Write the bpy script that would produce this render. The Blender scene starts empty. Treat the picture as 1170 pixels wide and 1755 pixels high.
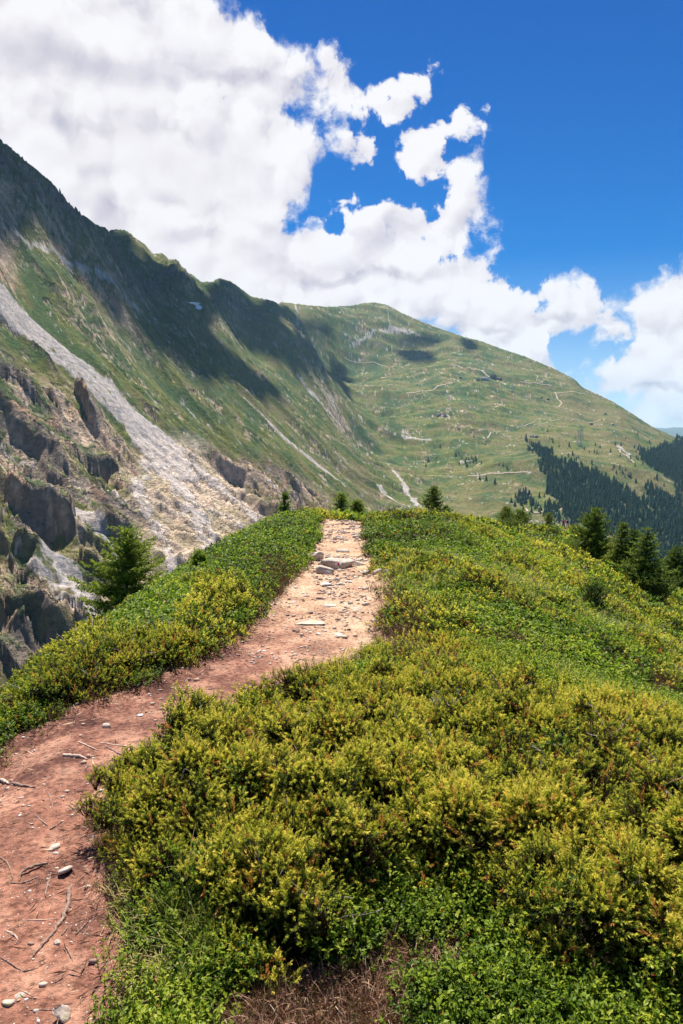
import bpy, math, random
import numpy as np
from mathutils import Vector, Matrix, noise as mnoise

random.seed(7)
rng = np.random.default_rng(11)
SC = bpy.context.scene
COL = SC.collection
R = math.radians

# ------------------------------------------------------------------ camera
PITCH = R(-5.55)
CAMZ = 1.62
FPX = 1365.0
cam_data = bpy.data.cameras.new('camera')
cam = bpy.data.objects.new('camera', cam_data)
COL.objects.link(cam)
cam.location = (0, 0, CAMZ)
cam.rotation_euler = (R(90) + PITCH, 0, 0)
cam_data.sensor_fit = 'VERTICAL'
cam_data.sensor_height = 36.0
cam_data.lens = 28.0
cam_data.clip_start = 0.05
cam_data.clip_end = 120000.0
SC.camera = cam

# ------------------------------------------------------------------ render / exposure
SC.render.engine = 'CYCLES'
cy = SC.cycles
cy.use_denoising = True
cy.denoiser = 'OPENIMAGEDENOISE'
cy.max_bounces = 5
cy.diffuse_bounces = 3
cy.glossy_bounces = 2
cy.transmission_bounces = 3
cy.transparent_max_bounces = 8
cy.volume_bounces = 1
cy.use_adaptive_sampling = True
cy.adaptive_threshold = 0.02
cy.sample_clamp_indirect = 4.0
SC.view_settings.view_transform = 'Standard'
SC.view_settings.look = 'None'
SC.view_settings.exposure = 0.95
SC.view_settings.gamma = 1.0
SC.view_settings.use_curve_mapping = False

# ------------------------------------------------------------------ sun
SUN_EL, SUN_AZ = R(61), R(-9)          # azimuth measured from +Y (view direction) towards +X
SUN = Vector((math.cos(SUN_EL) * math.sin(SUN_AZ), math.cos(SUN_EL) * math.cos(SUN_AZ), math.sin(SUN_EL)))
sd = bpy.data.lights.new('sun', 'SUN')
sd.energy = 5.0
sd.angle = R(0.53)
sd.color = (1.0, 0.95, 0.87)
so = bpy.data.objects.new('sun', sd)
so.rotation_euler = (-SUN).to_track_quat('-Z', 'Y').to_euler()
so.location = (0, 0, 50)
COL.objects.link(so)

# ------------------------------------------------------------------ node helper
class NT:
    def __init__(self, tree):
        self.t = tree; self.n = tree.nodes; self.l = tree.links
    def new(self, kind, **kw):
        nd = self.n.new(kind)
        for k, v in kw.items():
            setattr(nd, k, v)
        return nd
    def put(self, sock, v):
        if hasattr(v, 'is_linked') or isinstance(v, bpy.types.NodeSocket):
            self.l.new(v, sock)
        elif v is not None:
            if isinstance(v, tuple) and sock.type == 'RGBA' and len(v) == 3:
                v = v + (1.0,)
            sock.default_value = v
    def math(self, op, a, b=None, c=None, clamp=False):
        nd = self.new('ShaderNodeMath', operation=op, use_clamp=clamp)
        self.put(nd.inputs[0], a)
        if b is not None: self.put(nd.inputs[1], b)
        if c is not None: self.put(nd.inputs[2], c)
        return nd.outputs[0]
    def vec(self, op, a, b=None, scale=None):
        nd = self.new('ShaderNodeVectorMath', operation=op)
        self.put(nd.inputs[0], a)
        if b is not None: self.put(nd.inputs[1], b)
        if scale is not None: self.put(nd.inputs['Scale'], scale)
        return nd.outputs['Value'] if op in ('LENGTH', 'DOT_PRODUCT', 'DISTANCE') else nd.outputs[0]
    def mapr(self, v, a, b, c=0.0, d=1.0, kind='SMOOTHSTEP'):
        nd = self.new('ShaderNodeMapRange', interpolation_type=kind)
        self.put(nd.inputs[0], v)
        for i, x in enumerate((a, b, c, d)):
            self.put(nd.inputs[1 + i], x)
        return nd.outputs[0]
    def mix(self, f, a, b, mode='MIX'):
        nd = self.new('ShaderNodeMix', data_type='RGBA', blend_type=mode)
        self.put(nd.inputs[0], f); self.put(nd.inputs[6], a); self.put(nd.inputs[7], b)
        return nd.outputs[2]
    def noise(self, vec, scale, detail=4, rough=0.5, dims='3D', dist=0.0, kind='FBM', lac=2.0):
        nd = self.new('ShaderNodeTexNoise', noise_dimensions=dims, noise_type=kind)
        if vec is not None: self.put(nd.inputs['Vector'], vec)
        self.put(nd.inputs['Scale'], scale); self.put(nd.inputs['Detail'], detail)
        self.put(nd.inputs['Roughness'], rough); self.put(nd.inputs['Distortion'], dist)
        self.put(nd.inputs['Lacunarity'], lac)
        return nd.outputs[0]
    def voro(self, vec, scale, detail=0, rough=0.5, feature='F1', dims='3D', rand=1.0):
        nd = self.new('ShaderNodeTexVoronoi', voronoi_dimensions=dims, feature=feature)
        if vec is not None: self.put(nd.inputs['Vector'], vec)
        self.put(nd.inputs['Scale'], scale); self.put(nd.inputs['Detail'], detail)
        self.put(nd.inputs['Roughness'], rough); self.put(nd.inputs['Randomness'], rand)
        return nd.outputs['Distance']
    def ramp(self, f, stops, mode='LINEAR'):
        nd = self.new('ShaderNodeValToRGB')
        cr = nd.color_ramp; cr.interpolation = mode
        while len(cr.elements) < len(stops): cr.elements.new(0.5)
        for e, (p, c) in zip(cr.elements, stops):
            e.position = p; e.color = c + (1.0,) if len(c) == 3 else c
        self.put(nd.inputs[0], f)
        return nd.outputs[0]

def pix_dir(u, v):
    """view direction (world) of a place in the photograph, with the camera's real lens and tilt"""
    x = (u - 585.0) / FPX; y = 1.0; z = (877.5 - v) / FPX
    c, s = math.cos(PITCH), math.sin(PITCH)
    return np.array([x, y * c - z * s, y * s + z * c])

def pix_at(u, v, Y):
    """the point at forward distance Y seen there"""
    d = pix_dir(u, v)
    return np.array([0, 0, CAMZ]) + d * (Y / d[1])

# ------------------------------------------------------------------ world: physical sky + cumulus
W = bpy.data.worlds.new('World'); SC.world = W; W.use_nodes = True
wt = W.node_tree; wt.nodes.clear(); N = NT(wt)
SKY_STRENGTH = 0.10

# cloud density group (2D, azimuth / elevation in radians)
g = bpy.data.node_groups.new('cumulus_density', 'ShaderNodeTree')
g.interface.new_socket('P', in_out='INPUT', socket_type='NodeSocketVector')
g.interface.new_socket('D', in_out='OUTPUT', socket_type='NodeSocketFloat')
g.interface.new_socket('F', in_out='OUTPUT', socket_type='NodeSocketFloat')
G = NT(g)
gi = G.new('NodeGroupInput'); go = G.new('NodeGroupOutput')
P0 = gi.outputs[0]
CLOUDS = [  # u, v, ru, rv, rotation(deg)
    (20, 70, 420, 210, 0), (150, 170, 260, 110, 0), (320, 150, 170, 60, 0), (420, 165, 90, 50, 0), (370, 320, 220, 140, 0), (180, 350, 240, 150, 0), (360, 520, 260, 110, 0), (300, 80, 215, 135, -8), (460, 118, 130, 74, -22), (565, 146, 125, 62, -18), (652, 178, 84, 46, -22),
    (712, 146, 34, 24, -30, 1.0), (785, 160, 30, 12, -30, 0.98),
    (728, 234, 84, 46, 12), (788, 206, 28, 26, 0), (610, 256, 44, 34, 0, 1.0), (745, 278, 40, 38, 0, 1.0),
    (798, 305, 44, 66, -14), (808, 352, 36, 48, 0), (770, 395, 82, 66, 25), (690, 395, 74, 60, 0), (630, 440, 120, 72, 0),
    (60, 260, 260, 190, 0), (250, 260, 220, 150, 0), (400, 240, 150, 115, 0), (500, 290, 74, 72, 0), (430, 345, 130, 110, 0),
    (240, 420, 260, 170, 0), (420, 460, 220, 110, 0), (570, 480, 190, 85, 0), (700, 500, 180, 72, 0),
    (795, 500, 80, 80, 0), (820, 570, 120, 80, 0), (888, 565, 70, 74, 0), (900, 630, 60, 50, 0),
    (975, 520, 66, 50, 0), (1000, 552, 110, 36, -4), (1060, 562, 80, 46, 0), (1130, 540, 115, 76, 0), (1240, 560, 150, 120, 0),
    (1130, 628, 100, 76, 0), (1150, 700, 130, 50, 0), (978, 636, 26, 26, 0), (1022, 672, 46, 28, 25),
]
SHADES = [  # soft grey bases: u, v, ru, rv, amount
    (150, 105, 240, 44, 0.8), (400, 150, 170, 22, 0.7), (560, 180, 90, 14, 0.4), (110, 215, 34, 60, 0.9), (320, 240, 170, 50, 0.30),
    (205, 360, 55, 34, 0.9), (310, 410, 50, 22, 0.5), (480, 400, 90, 26, 0.35), (590, 482, 150, 14, 0.8), (760, 525, 60, 12, 0.4), (870, 548, 50, 12, 0.7),
    (975, 528, 44, 12, 0.8), (1060, 570, 80, 14, 0.7), (1080, 605, 30, 24, 0.4), (1140, 672, 80, 12, 0.9), (735, 292, 34, 10, 0.3),
]
def azel(u, v):
    d = pix_dir(u, v); d = d / np.linalg.norm(d)
    return math.atan2(d[0], d[1]), math.asin(d[2])
def radii(u, v, ru, rv):
    a0, e0 = azel(u, v)
    a1, _ = azel(u + ru, v); _, e1 = azel(u, v - rv)
    return abs(a1 - a0), abs(e1 - e0)
def blobs(NTx, P, lst, rot=True, warp=None):
    acc = None
    for b in lst:
        u, v, ru, rv = b[:4]; wt_ = b[5] if len(b) > 5 else 1.0
        c = azel(u, v); r = radii(u, v, ru, rv)
        if rot and b[4] != 0:
            mp = NTx.new('ShaderNodeMapping', vector_type='TEXTURE')
            mp.inputs['Location'].default_value = (c[0], c[1], 0)
            mp.inputs['Rotation'].default_value = (0, 0, R(b[4]))
            mp.inputs['Scale'].default_value = (r[0], r[1], 1)
            NTx.put(mp.inputs['Vector'], P)
            L = NTx.vec('LENGTH', mp.outputs[0])
            f = NTx.math('SUBTRACT', 1.0, L)
            k_ = min(1.5, min(r) / 0.050); f = NTx.math('MULTIPLY_ADD', f, k_, (wt_ - 1.0))
            acc = f if acc is None else NTx.math('SMOOTH_MAX', acc, f, 0.05)
        elif rot:
            L = NTx.vec('LENGTH', NTx.vec('MULTIPLY', NTx.vec('SUBTRACT', P, (c[0], c[1], 0)), (1 / r[0], 1 / r[1], 0)))
            k_ = min(1.5, min(r) / 0.050); f = NTx.math('MULTIPLY_ADD', L, -k_, k_ + wt_ - 1.0)
            acc = f if acc is None else NTx.math('SMOOTH_MAX', acc, f, 0.05)
        else:
            L = NTx.vec('LENGTH', NTx.vec('MULTIPLY', NTx.vec('SUBTRACT', P, (c[0], c[1], 0)), (1 / r[0], 1 / r[1], 0)))
            f = NTx.math('MULTIPLY', NTx.mapr(L, 1.25, 0.2), b[4])
            acc = f if acc is None else NTx.math('MAXIMUM', acc, f)
    return acc
# domain warp
wn = G.new('ShaderNodeTexNoise', noise_dimensions='2D'); G.put(wn.inputs['Vector'], P0)
wn.inputs['Scale'].default_value = 15; wn.inputs['Detail'].default_value = 2; wn.inputs['Roughness'].default_value = 0.6
wv = G.vec('SCALE', G.vec('SUBTRACT', wn.outputs['Color'], (0.5, 0.5, 0.5)), scale=0.020)
PW = G.vec('MULTIPLY', G.vec('ADD', P0, wv), (1, 1, 0))
f = blobs(G, PW, CLOUDS)
# beyond the frame the same kind of cumulus goes on
sep = G.new('ShaderNodeSeparateXYZ'); G.put(sep.inputs[0], P0)
outside = G.mapr(G.math('ABSOLUTE', sep.outputs[0]), 0.50, 0.62)
outside = G.math('MAXIMUM', outside, G.mapr(sep.outputs[1], 0.62, 0.75))
low = G.noise(P0, 2.6, 1, 0.5, '2D')
fo = G.math('MULTIPLY_ADD', low, 3.2, -2.45)
fo = G.math('MULTIPLY_ADD', G.math('SUBTRACT', 1.0, outside), -3.0, fo)
f = G.math('MAXIMUM', f, fo)
def billow(P, deep):
    bil = G.voro(P, 15, 1.0 if deep else 0.0, 0.45, dims='2D', feature='F1')
    bil2 = G.voro(P, 44, 0, 0.5, dims='2D')
    d = G.math('MULTIPLY', G.math('SUBTRACT', 0.42, bil), 0.75)
    d = G.math('MULTIPLY_ADD', G.math('SUBTRACT', 0.42, bil2), 0.17, d)
    return d
# finer curl of the edge
wn2 = G.noise(PW, 60, 3, 0.6, '2D')
PB = G.vec('ADD', PW, G.vec('SCALE', (1.0, 0.6, 0), scale=G.math('MULTIPLY_ADD', wn2, 0.022, -0.011)))
ba = billow(PB, True)
bb = billow(G.vec('ADD', PB, (-0.0070, 0.0150, 0)), True)
fb = G.noise(PW, 24, 8, 0.66, '2D')
D = G.math('ADD', f, G.math('MULTIPLY_ADD', G.math('SUBTRACT', fb, 0.5), 1.35, ba))
G.l.new(D, go.inputs[0]); G.l.new(G.math('SUBTRACT', ba, bb), go.inputs[1])

tc = N.new('ShaderNodeTexCoord')
sx = N.new('ShaderNodeSeparateXYZ'); N.put(sx.inputs[0], N.vec('NORMALIZE', tc.outputs['Generated']))
az = N.math('ARCTAN2', sx.outputs[0], sx.outputs[1])
el = N.math('ARCSINE', sx.outputs[2])
cb = N.new('ShaderNodeCombineXYZ'); N.put(cb.inputs[0], az); N.put(cb.inputs[1], el)
P = cb.outputs[0]
d1 = N.new('ShaderNodeGroup'); d1.node_tree = g; N.put(d1.inputs[0], P)
D1, lit = d1.outputs[0], d1.outputs[1]
softn = N.noise(P, 7, 2, 0.5, '2D')
alpha = N.mapr(D1, -0.12, N.mapr(softn, 0.42, 0.62, 0.10, 0.34))
sn = N.noise(P, 11, 5, 0.55, '2D')
SP = N.vec('ADD', P, N.vec('SCALE', (1.0, 0.8, 0), scale=N.math('MULTIPLY_ADD', sn, 0.09, -0.045)))
shade = blobs(N, SP, SHADES, rot=False)
inner = N.mapr(D1, 0.2, 1.3)                             # deep inside the mass the relief is fainter
gain = N.math('MULTIPLY_ADD', inner, -0.26, 0.40)
b = N.math('MULTIPLY_ADD', lit, N.math('MULTIPLY', gain, 1.35), 0.92)
b = N.math('SUBTRACT', b, N.math('MULTIPLY', shade, 0.25))
b = N.math('MULTIPLY_ADD', N.math('SUBTRACT', sn, 0.5), 0.12, b)
ccol = N.ramp(b, [(0.30, (0.36, 0.37, 0.50)), (0.60, (0.52, 0.51, 0.61)), (0.72, (0.67, 0.65, 0.72)), (0.86, (0.84, 0.81, 0.85)), (0.96, (0.93, 0.92, 0.94))])
sky = N.new('ShaderNodeTexSky', sky_type='NISHITA')
sky.sun_disc = False
sky.sun_elevation = SUN_EL
sky.sun_rotation = SUN_AZ
sky.altitude = 2300
sky.air_density = 1.0; sky.dust_density = 0.0; sky.ozone_density = 6.0
hs = N.new('ShaderNodeHueSaturation'); N.put(hs.inputs['Color'], sky.outputs[0])
N.put(hs.inputs['Saturation'], N.mapr(el, 0.02, 0.50, 0.95, 2.05, 'LINEAR')); hs.inputs['Value'].default_value = 0.57
CLOUD_GAIN = 0.54 / SKY_STRENGTH
cc = N.vec('SCALE', ccol, scale=CLOUD_GAIN)
tint_ = N.mix(N.mapr(el, 0.05, 0.45, 0, 1, 'LINEAR'), (1.0, 1.0, 1.0), (0.42, 0.76, 1.0))
skyc = N.mix(1.0, hs.outputs[0], tint_, 'MULTIPLY')
mixc = N.mix(alpha, skyc, cc)
bg = N.new('ShaderNodeBackground'); N.put(bg.inputs['Color'], mixc); bg.inputs['Strength'].default_value = SKY_STRENGTH
ow = N.new('ShaderNodeOutputWorld'); N.l.new(bg.outputs[0], ow.inputs[0])
W.cycles.sampling_method = 'MANUAL'; W.cycles.sample_map_resolution = 512

# ------------------------------------------------------------------ numpy noise
_perm = np.random.default_rng(5).permutation(512).astype(np.int32)
_perm = np.concatenate([_perm, _perm, _perm])
_ga = np.random.default_rng(6).random(512) * 2 * np.pi
_gx, _gy = np.cos(_ga), np.sin(_ga)
def pnoise(x, y, seed=0):
    x = x + seed * 17.31; y = y - seed * 9.77
    xi = np.floor(x).astype(np.int64); yi = np.floor(y).astype(np.int64)
    fx = x - xi; fy = y - yi
    u = fx * fx * fx * (fx * (fx * 6 - 15) + 10); v = fy * fy * fy * (fy * (fy * 6 - 15) + 10)
    def gr(ix, iy, dx, dy):
        h = _perm[(_perm[ix & 511] + iy) & 511]
        return _gx[h] * dx + _gy[h] * dy
    a = gr(xi, yi, fx, fy); b = gr(xi + 1, yi, fx - 1, fy)
    c = gr(xi, yi + 1, fx, fy - 1); d = gr(xi + 1, yi + 1, fx - 1, fy - 1)
    return ((a + u * (b - a)) * (1 - v) + (c + u * (d - c)) * v) * 1.5
def fbm(x, y, oct=5, rough=0.5, seed=0, lac=2.03):
    t = 0; a = 1.0; n = 0
    for i in range(oct):
        t = t + a * pnoise(x, y, seed + i); n += a; a *= rough; x = x * lac; y = y * lac
    return t / n
def ridged(x, y, oct=5, rough=0.5, seed=0, lac=2.07):
    t = 0; a = 1.0; n = 0; w = 1.0
    for i in range(oct):
        s = 1 - np.abs(pnoise(x, y, seed + i)) * 1.6
        s = np.clip(s, 0, 1) ** 2 * w; w = np.clip(s * 1.6, 0, 1)
        t = t + a * s; n += a; a *= rough; x = x * lac; y = y * lac
    return t / n
def facets(x, y, seed=0, tilt=1.0):
    """broken rock: every cell of a Voronoi pattern is a tilted plane of its own"""
    xi = np.floor(x).astype(np.int64); yi = np.floor(y).astype(np.int64)
    best = np.full(x.shape, 1e9); out = np.zeros(x.shape)
    for dx in (-1, 0, 1):
        for dy in (-1, 0, 1):
            cx = xi + dx; cy_ = yi + dy
            h = _perm[(_perm[(cx + seed * 7) & 511] + cy_ + seed * 13) & 511]
            h2 = _perm[h + 31]; h3 = _perm[h + 87]
            px = cx + h / 512.0; py = cy_ + h2 / 512.0
            d = np.abs(x - px) + np.abs(y - py) * 0.9 + 0.35 * np.hypot(x - px, y - py)
            m = d < best
            best = np.where(m, d, best)
            val = (h3 / 512.0 - 0.5) + tilt * (_gx[h3] * (x - px) + _gy[h2] * (y - py))
            out = np.where(m, val, out)
    return out
def sstep(x, a, b):
    t = np.clip((x - a) / (b - a), 0, 1)
    return t * t * (3 - 2 * t)

# ------------------------------------------------------------------ materials
MATS = {}
def material(name):
    m = bpy.data.materials.new(name); m.use_nodes = True
    m.node_tree.nodes.clear()
    n = NT(m.node_tree)
    out = n.new('ShaderNodeOutputMaterial')
    b = n.new('ShaderNodeBsdfPrincipled')
    b.inputs['Roughness'].default_value = 0.85
    b.inputs['Specular IOR Level'].default_value = 0.25
    n.l.new(b.outputs[0], out.inputs[0])
    MATS[name] = m
    return m, n, b

# ------------------------------------------------------------------ mesh helper
def mesh_np(name, V, F=None, quads=None, attrs=None, smooth=False):
    """mesh from numpy arrays; F is an (n,3) or (n,4) index array"""
    me = bpy.data.meshes.new(name)
    V = np.asarray(V, dtype=np.float32)
    me.vertices.add(len(V)); me.vertices.foreach_set('co', V.ravel())
    fs = [a for a in (F, quads) if a is not None and len(a)]
    idx = np.concatenate([np.asarray(a, dtype=np.int32).ravel() for a in fs])
    tot = np.concatenate([np.full(len(a), np.asarray(a).shape[1], dtype=np.int32) for a in fs])
    st = np.concatenate([[0], np.cumsum(tot)[:-1]]).astype(np.int32)
    me.loops.add(len(idx)); me.loops.foreach_set('vertex_index', idx)
    me.polygons.add(len(tot)); me.polygons.foreach_set('loop_start', st); me.polygons.foreach_set('loop_total', tot)
    if smooth:
        me.polygons.foreach_set('use_smooth', np.ones(len(tot), dtype=bool))
    me.update(calc_edges=True)
    for k, (dom, arr) in (attrs or {}).items():
        arr = np.asarray(arr, dtype=np.float32)
        if arr.ndim == 1:
            at = me.attributes.new(k, 'FLOAT', dom); at.data.foreach_set('value', arr)
        else:
            at = me.attributes.new(k, 'FLOAT_COLOR', dom)
            if arr.shape[1] == 3: arr = np.concatenate([arr, np.ones((len(arr), 1), np.float32)], 1)
            at.data.foreach_set('color', arr.ravel())
    return me

def link(name, me, mats=(), parent=None, **props):
    o = bpy.data.objects.new(name, me)
    COL.objects.link(o)
    if me is not None and not me.materials:
        for m in mats: me.materials.append(m)
    if parent is not None: o.parent = parent
    for k, v in props.items(): o[k] = v
    return o

def in_poly(px, py, poly):
    poly = np.asarray(poly); n = len(poly)
    ins = np.zeros(px.shape, bool); j = n - 1
    for i in range(n):
        xi, yi = poly[i]; xj, yj = poly[j]
        c = ((yi > py) != (yj > py)) & (px < (xj - xi) * (py - yi) / (yj - yi + 1e-12) + xi)
        ins ^= c; j = i
    return ins
def seg_dist(px, py, line):
    line = np.asarray(line, float)
    best = np.full(px.shape, 1e9); tt = np.zeros(px.shape); L = 0
    for a, b in zip(line[:-1], line[1:]):
        d = b[:2] - a[:2]; l2 = (d ** 2).sum()
        t = np.clip(((px - a[0]) * d[0] + (py - a[1]) * d[1]) / l2, 0, 1)
        dd = np.hypot(px - a[0] - t * d[0], py - a[1] - t * d[1])
        m = dd < best
        best = np.where(m, dd, best); tt = np.where(m, L + t * math.sqrt(l2), tt); L += math.sqrt(l2)
    return best, tt

# ------------------------------------------------------------------ near ridge: height field
CREST = np.array([(-0.2, -12, 0.3), (0.2, -6, 0.1), (0.2, 0, 0), (-0.05, 5, 0), (0.15, 10, 0.03), (0.6, 14.6, 0.06), (2.4, 19.5, -0.62), (5.0, 25, -1.42),
                  (7.5, 32, -2.45), (10.2, 41, -4.0), (16, 60, -6.8), (22.4, 80, -9.3), (33.9, 120, -12.6), (60, 190, -30)])
_cs = np.linspace(0, 1, 30)
def crest_info(x, y):
    best = np.full(x.shape, 1e9); sgn = np.zeros(x.shape); zc = np.zeros(x.shape)
    for a, b in zip(CREST[:-1], CREST[1:]):
        d = b[:2] - a[:2]; l2 = (d ** 2).sum()
        t = ((x - a[0]) * d[0] + (y - a[1]) * d[1]) / l2
        t = np.clip(t, 0, 1)
        dx = x - a[0] - t * d[0]; dy = y - a[1] - t * d[1]
        dist = np.hypot(dx, dy); m = dist < best
        s = np.sign(d[1] * (x - a[0]) - d[0] * (y - a[1]))      # + to the right of the crest
        best = np.where(m, dist, best); sgn = np.where(m, s, sgn)
        zc = np.where(m, a[2] + t * (b[2] - a[2]), zc)
    return best * sgn, zc
def near_h(x, y, fine=True):
    x = np.asarray(x, float); y = np.asarray(y, float)
    d, zc = crest_info(x, y)
    r = d - 0.9; l = -d - 1.45
    wr, wl = 1.4, 0.75
    sr, sl = 0.60, 0.80
    drop = np.where(r > 0, sr * (np.sqrt(np.maximum(r, 0) ** 2 + wr * wr) - wr), 0) + np.where(l > 0, sl * (np.sqrt(np.maximum(l, 0) ** 2 + wl * wl) - wl), 0)
    z = zc - drop
    # the spur on the right flank where the big pines stand
    away = np.clip((np.abs(d) - 1) / 6, 0, 1)
    z = z + away * (0.45 * fbm(x / 7, y / 9, 3, 0.5, 3) - 0.12) + np.clip(away * 2, 0, 1) * 0.24 * fbm((x + 0.5 * y) / 0.9, (y - 0.5 * x) / 2.4, 3, 0.5, 9)
    if fine:
        z = z + 0.018 * fbm(x * 1.6, y * 1.6, 3, 0.55, 21) + 0.005 * fbm(x * 9, y * 9, 2, 0.5, 25)
    return z
PATH = [(-1.00, 0.8), (-1.14, 2.2), (-1.36, 2.8), (-1.54, 3.45), (-1.42, 4.1), (-1.00, 4.75), (-0.45, 5.5), (-0.22, 6.4), (-0.14, 7.4), (-0.07, 8.8), (-0.02, 10.5), (-0.02, 12.3), (0.05, 14.8), (0.8, 17.0), (2.6, 20.0), (5.3, 25.5), (7.8, 32.5), (10.6, 41.5), (16.4, 60), (22.6, 80), (34.0, 121)]
PATHW = [0.42, 0.44, 0.42, 0.42, 0.42, 0.46, 0.50, 0.55, 0.53, 0.47, 0.42, 0.38, 0.44, 0.5, 0.55, 0.6, 0.7, 0.8, 0.8, 0.9, 0.9]
def path_field(x, y):
    """signed distance outside the trodden path (m), negative inside"""
    line = np.array(PATH)
    best = np.full(np.shape(x), 1e9)
    for i in range(len(line) - 1):
        a, b = line[i], line[i + 1]; d = b - a; l2 = (d ** 2).sum()
        t = np.clip(((x - a[0]) * d[0] + (y - a[1]) * d[1]) / l2, 0, 1)
        w = PATHW[i] + t * (PATHW[i + 1] - PATHW[i])
        best = np.minimum(best, np.hypot(x - a[0] - t * d[0], y - a[1] - t * d[1]) - w)
    wob = 0.10 * fbm(x * 1.9, y * 1.9, 3, 0.5, 31) + 0.05 * fbm(x * 6, y * 6, 2, 0.5, 37)
    return best + wob
def ground_z(x, y):
    z = near_h(x, y)
    pf = path_field(x, y)
    return z - 0.05 * (1 - sstep(pf, -0.15, 0.10))
def hit_near(u, v, lift=0.0, far=140.0):
    """where the sight line through that place of the photograph meets the near ridge"""
    d = pix_dir(u, v); d = d / d[1]
    ys = np.exp(np.linspace(math.log(1.2), math.log(far), 1500))
    px = d[0] * ys; pz = CAMZ + d[2] * ys
    g = ground_z(px, ys) + lift
    k = np.argmax(pz < g)
    if not (pz < g).any(): k = len(ys) - 1
    return np.array([px[k], ys[k], g[k] - lift])

# near mesh: finer towards the standing place
def polar_grid(rs, angs):
    A, Rr = np.meshgrid(angs, rs)
    x = Rr * np.sin(A); y = Rr * np.cos(A)
    nr, na = x.shape
    i = np.arange((nr - 1) * (na - 1)); r = i // (na - 1); c = i % (na - 1)
    q = np.stack([r * na + c, r * na + c + 1, (r + 1) * na + c + 1, (r + 1) * na + c], 1)[:, ::-1]
    return x.ravel(), y.ravel(), q
angs = np.concatenate([np.linspace(R(-125), R(-34), 60)[:-1], np.linspace(R(-34), R(34), 420), np.linspace(R(34), R(125), 60)[1:]])
rs = np.exp(np.linspace(math.log(1.25), math.log(210), 420))
nx, ny, nq = polar_grid(rs, angs)
nz = ground_z(nx, ny)
pf = path_field(nx, ny)
NV = np.stack([nx, ny, nz], 1)
fpf = pf[nq].mean(1)
ispath = fpf < 0.02

# ------------------------------------------------------------------ far terrain: thin plate through surveyed points
PTS = [  # u, v of the place and its forward distance in metres
 # ridge line of the left mountain
 (0,237,1300),(95,318,1450),(165,385,1650),(215,396,2100),(260,425,2200),(345,488,2500),(392,480,3050),(430,510,3200),
 (-350,60,1050),(-700,-60,800),
 # its face
 (0,330,1180),(0,450,1040),(0,580,900),(0,700,780),(0,800,690),(0,900,600),(0,1000,530),(0,1150,450),(0,1450,340),(-400,700,560),(-400,1100,380),(-400,350,800),
 (100,430,1240),(150,520,1180),(200,640,1080),(200,800,820),(200,1000,580),(100,900,640),(300,960,660),(400,900,800),(480,900,900),(600,960,1000),(720,930,1350),
 (200,470,1600),(300,540,1750),(400,570,2250),(300,680,1230),(400,720,1350),(500,790,1400),(450,640,1900),(550,660,2350),(540,580,2750),(480,550,2750),(500,710,1750),(600,810,1750),(660,885,1550),(400,820,1000),(300,820,900),
 # stream
 (710,872,1650),(650,806,1980),(600,745,2350),(585,690,2800),
 # grassy mountain
 (490,517,3900),(560,526,4300),(600,523,4400),(640,518,4400),(680,530,4350),(720,547,4250),(800,580,4000),(860,595,3950),(900,610,3850),(950,632,3700),(985,652,3550),(1050,690,3350),(1120,735,3150),(1170,753,3050),(1400,860,2800),
 (540,560,3700),(600,580,3650),(700,580,3750),(640,640,3100),(700,630,3300),(700,700,2750),(760,680,2900),(840,648,3150),(780,740,2450),(900,700,2750),(960,690,3000),(1000,720,2700),(1060,770,2350),(960,770,2250),
 (850,790,2050),(780,800,2150),(760,850,1850),(850,870,1700),(930,790,1950),(900,830,1850),(1000,860,1650),(1100,860,1800),(1170,820,2050),(1170,900,1550),(1100,930,1450),(1000,940,1400),(880,900,1500),(1250,960,1400),(1170,1000,1250),
]
ctrl = [tuple(pix_at(u, v, Y)) for u, v, Y in PTS]
def behind(u, v, Y, dy, dz, dx=0):
    p = pix_at(u, v, Y); ctrl.append((p[0] + dx, p[1] + dy, p[2] - dz))
for u, v, Y in ((0,237,1300),(95,318,1450),(165,385,1650)): behind(u, v, Y, 260, 190, -260)
behind(-350,60,1050,200,150,-200); behind(-700,-60,800,250,150,-250)
for u, v, Y in ((215,396,2100),(260,425,2200),(345,488,2500)): behind(u, v, Y, 280, 150, -220)
for u, v, Y in ((392,480,3050),(430,510,3200)): behind(u, v, Y, 300, 190, -120)
for u, v, Y in ((490,517,3900),(600,523,4400),(640,518,4400),(720,547,4250),(800,580,4000),(900,610,3850),(985,652,3550),(1050,690,3350),(1170,753,3050)): behind(u, v, Y, 500, 260, 200)
ctrl += [(0, 200, -230), (-120, 180, -190), (150, 200, -260), (300, 300, -330), (-60, 330, -235), (150, 600, -290), (500, 500, -420), (400, 900, -370), (800, 900, -420), (1500, 1500, -480),
         (2500, 2500, -520), (2800, 3600, -560), (-800, 200, 60), (-500, 150, -60), (-1600, 4500, 300), (-1500, 2500, 420), (-1700, 1300, 420), (0, 5600, 250), (1500, 5600, -100), (3000, 5600, -450)]
ctrl = np.array(ctrl)
S = 1000.0
def tps_fit(P, z, lam=2e-4):
    n = len(P); d = np.hypot(P[:, None, 0] - P[None, :, 0], P[:, None, 1] - P[None, :, 1])
    K = d * d * np.log(d + 1e-9); A = np.zeros((n + 3, n + 3)); A[:n, :n] = K + lam * np.eye(n)
    A[:n, n] = 1; A[:n, n + 1:] = P; A[n, :n] = 1; A[n + 1:, :n] = P.T
    return np.linalg.solve(A, np.concatenate([z, [0, 0, 0]]))
CP = ctrl[:, :2] / S; CW = tps_fit(CP, ctrl[:, 2])
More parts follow.
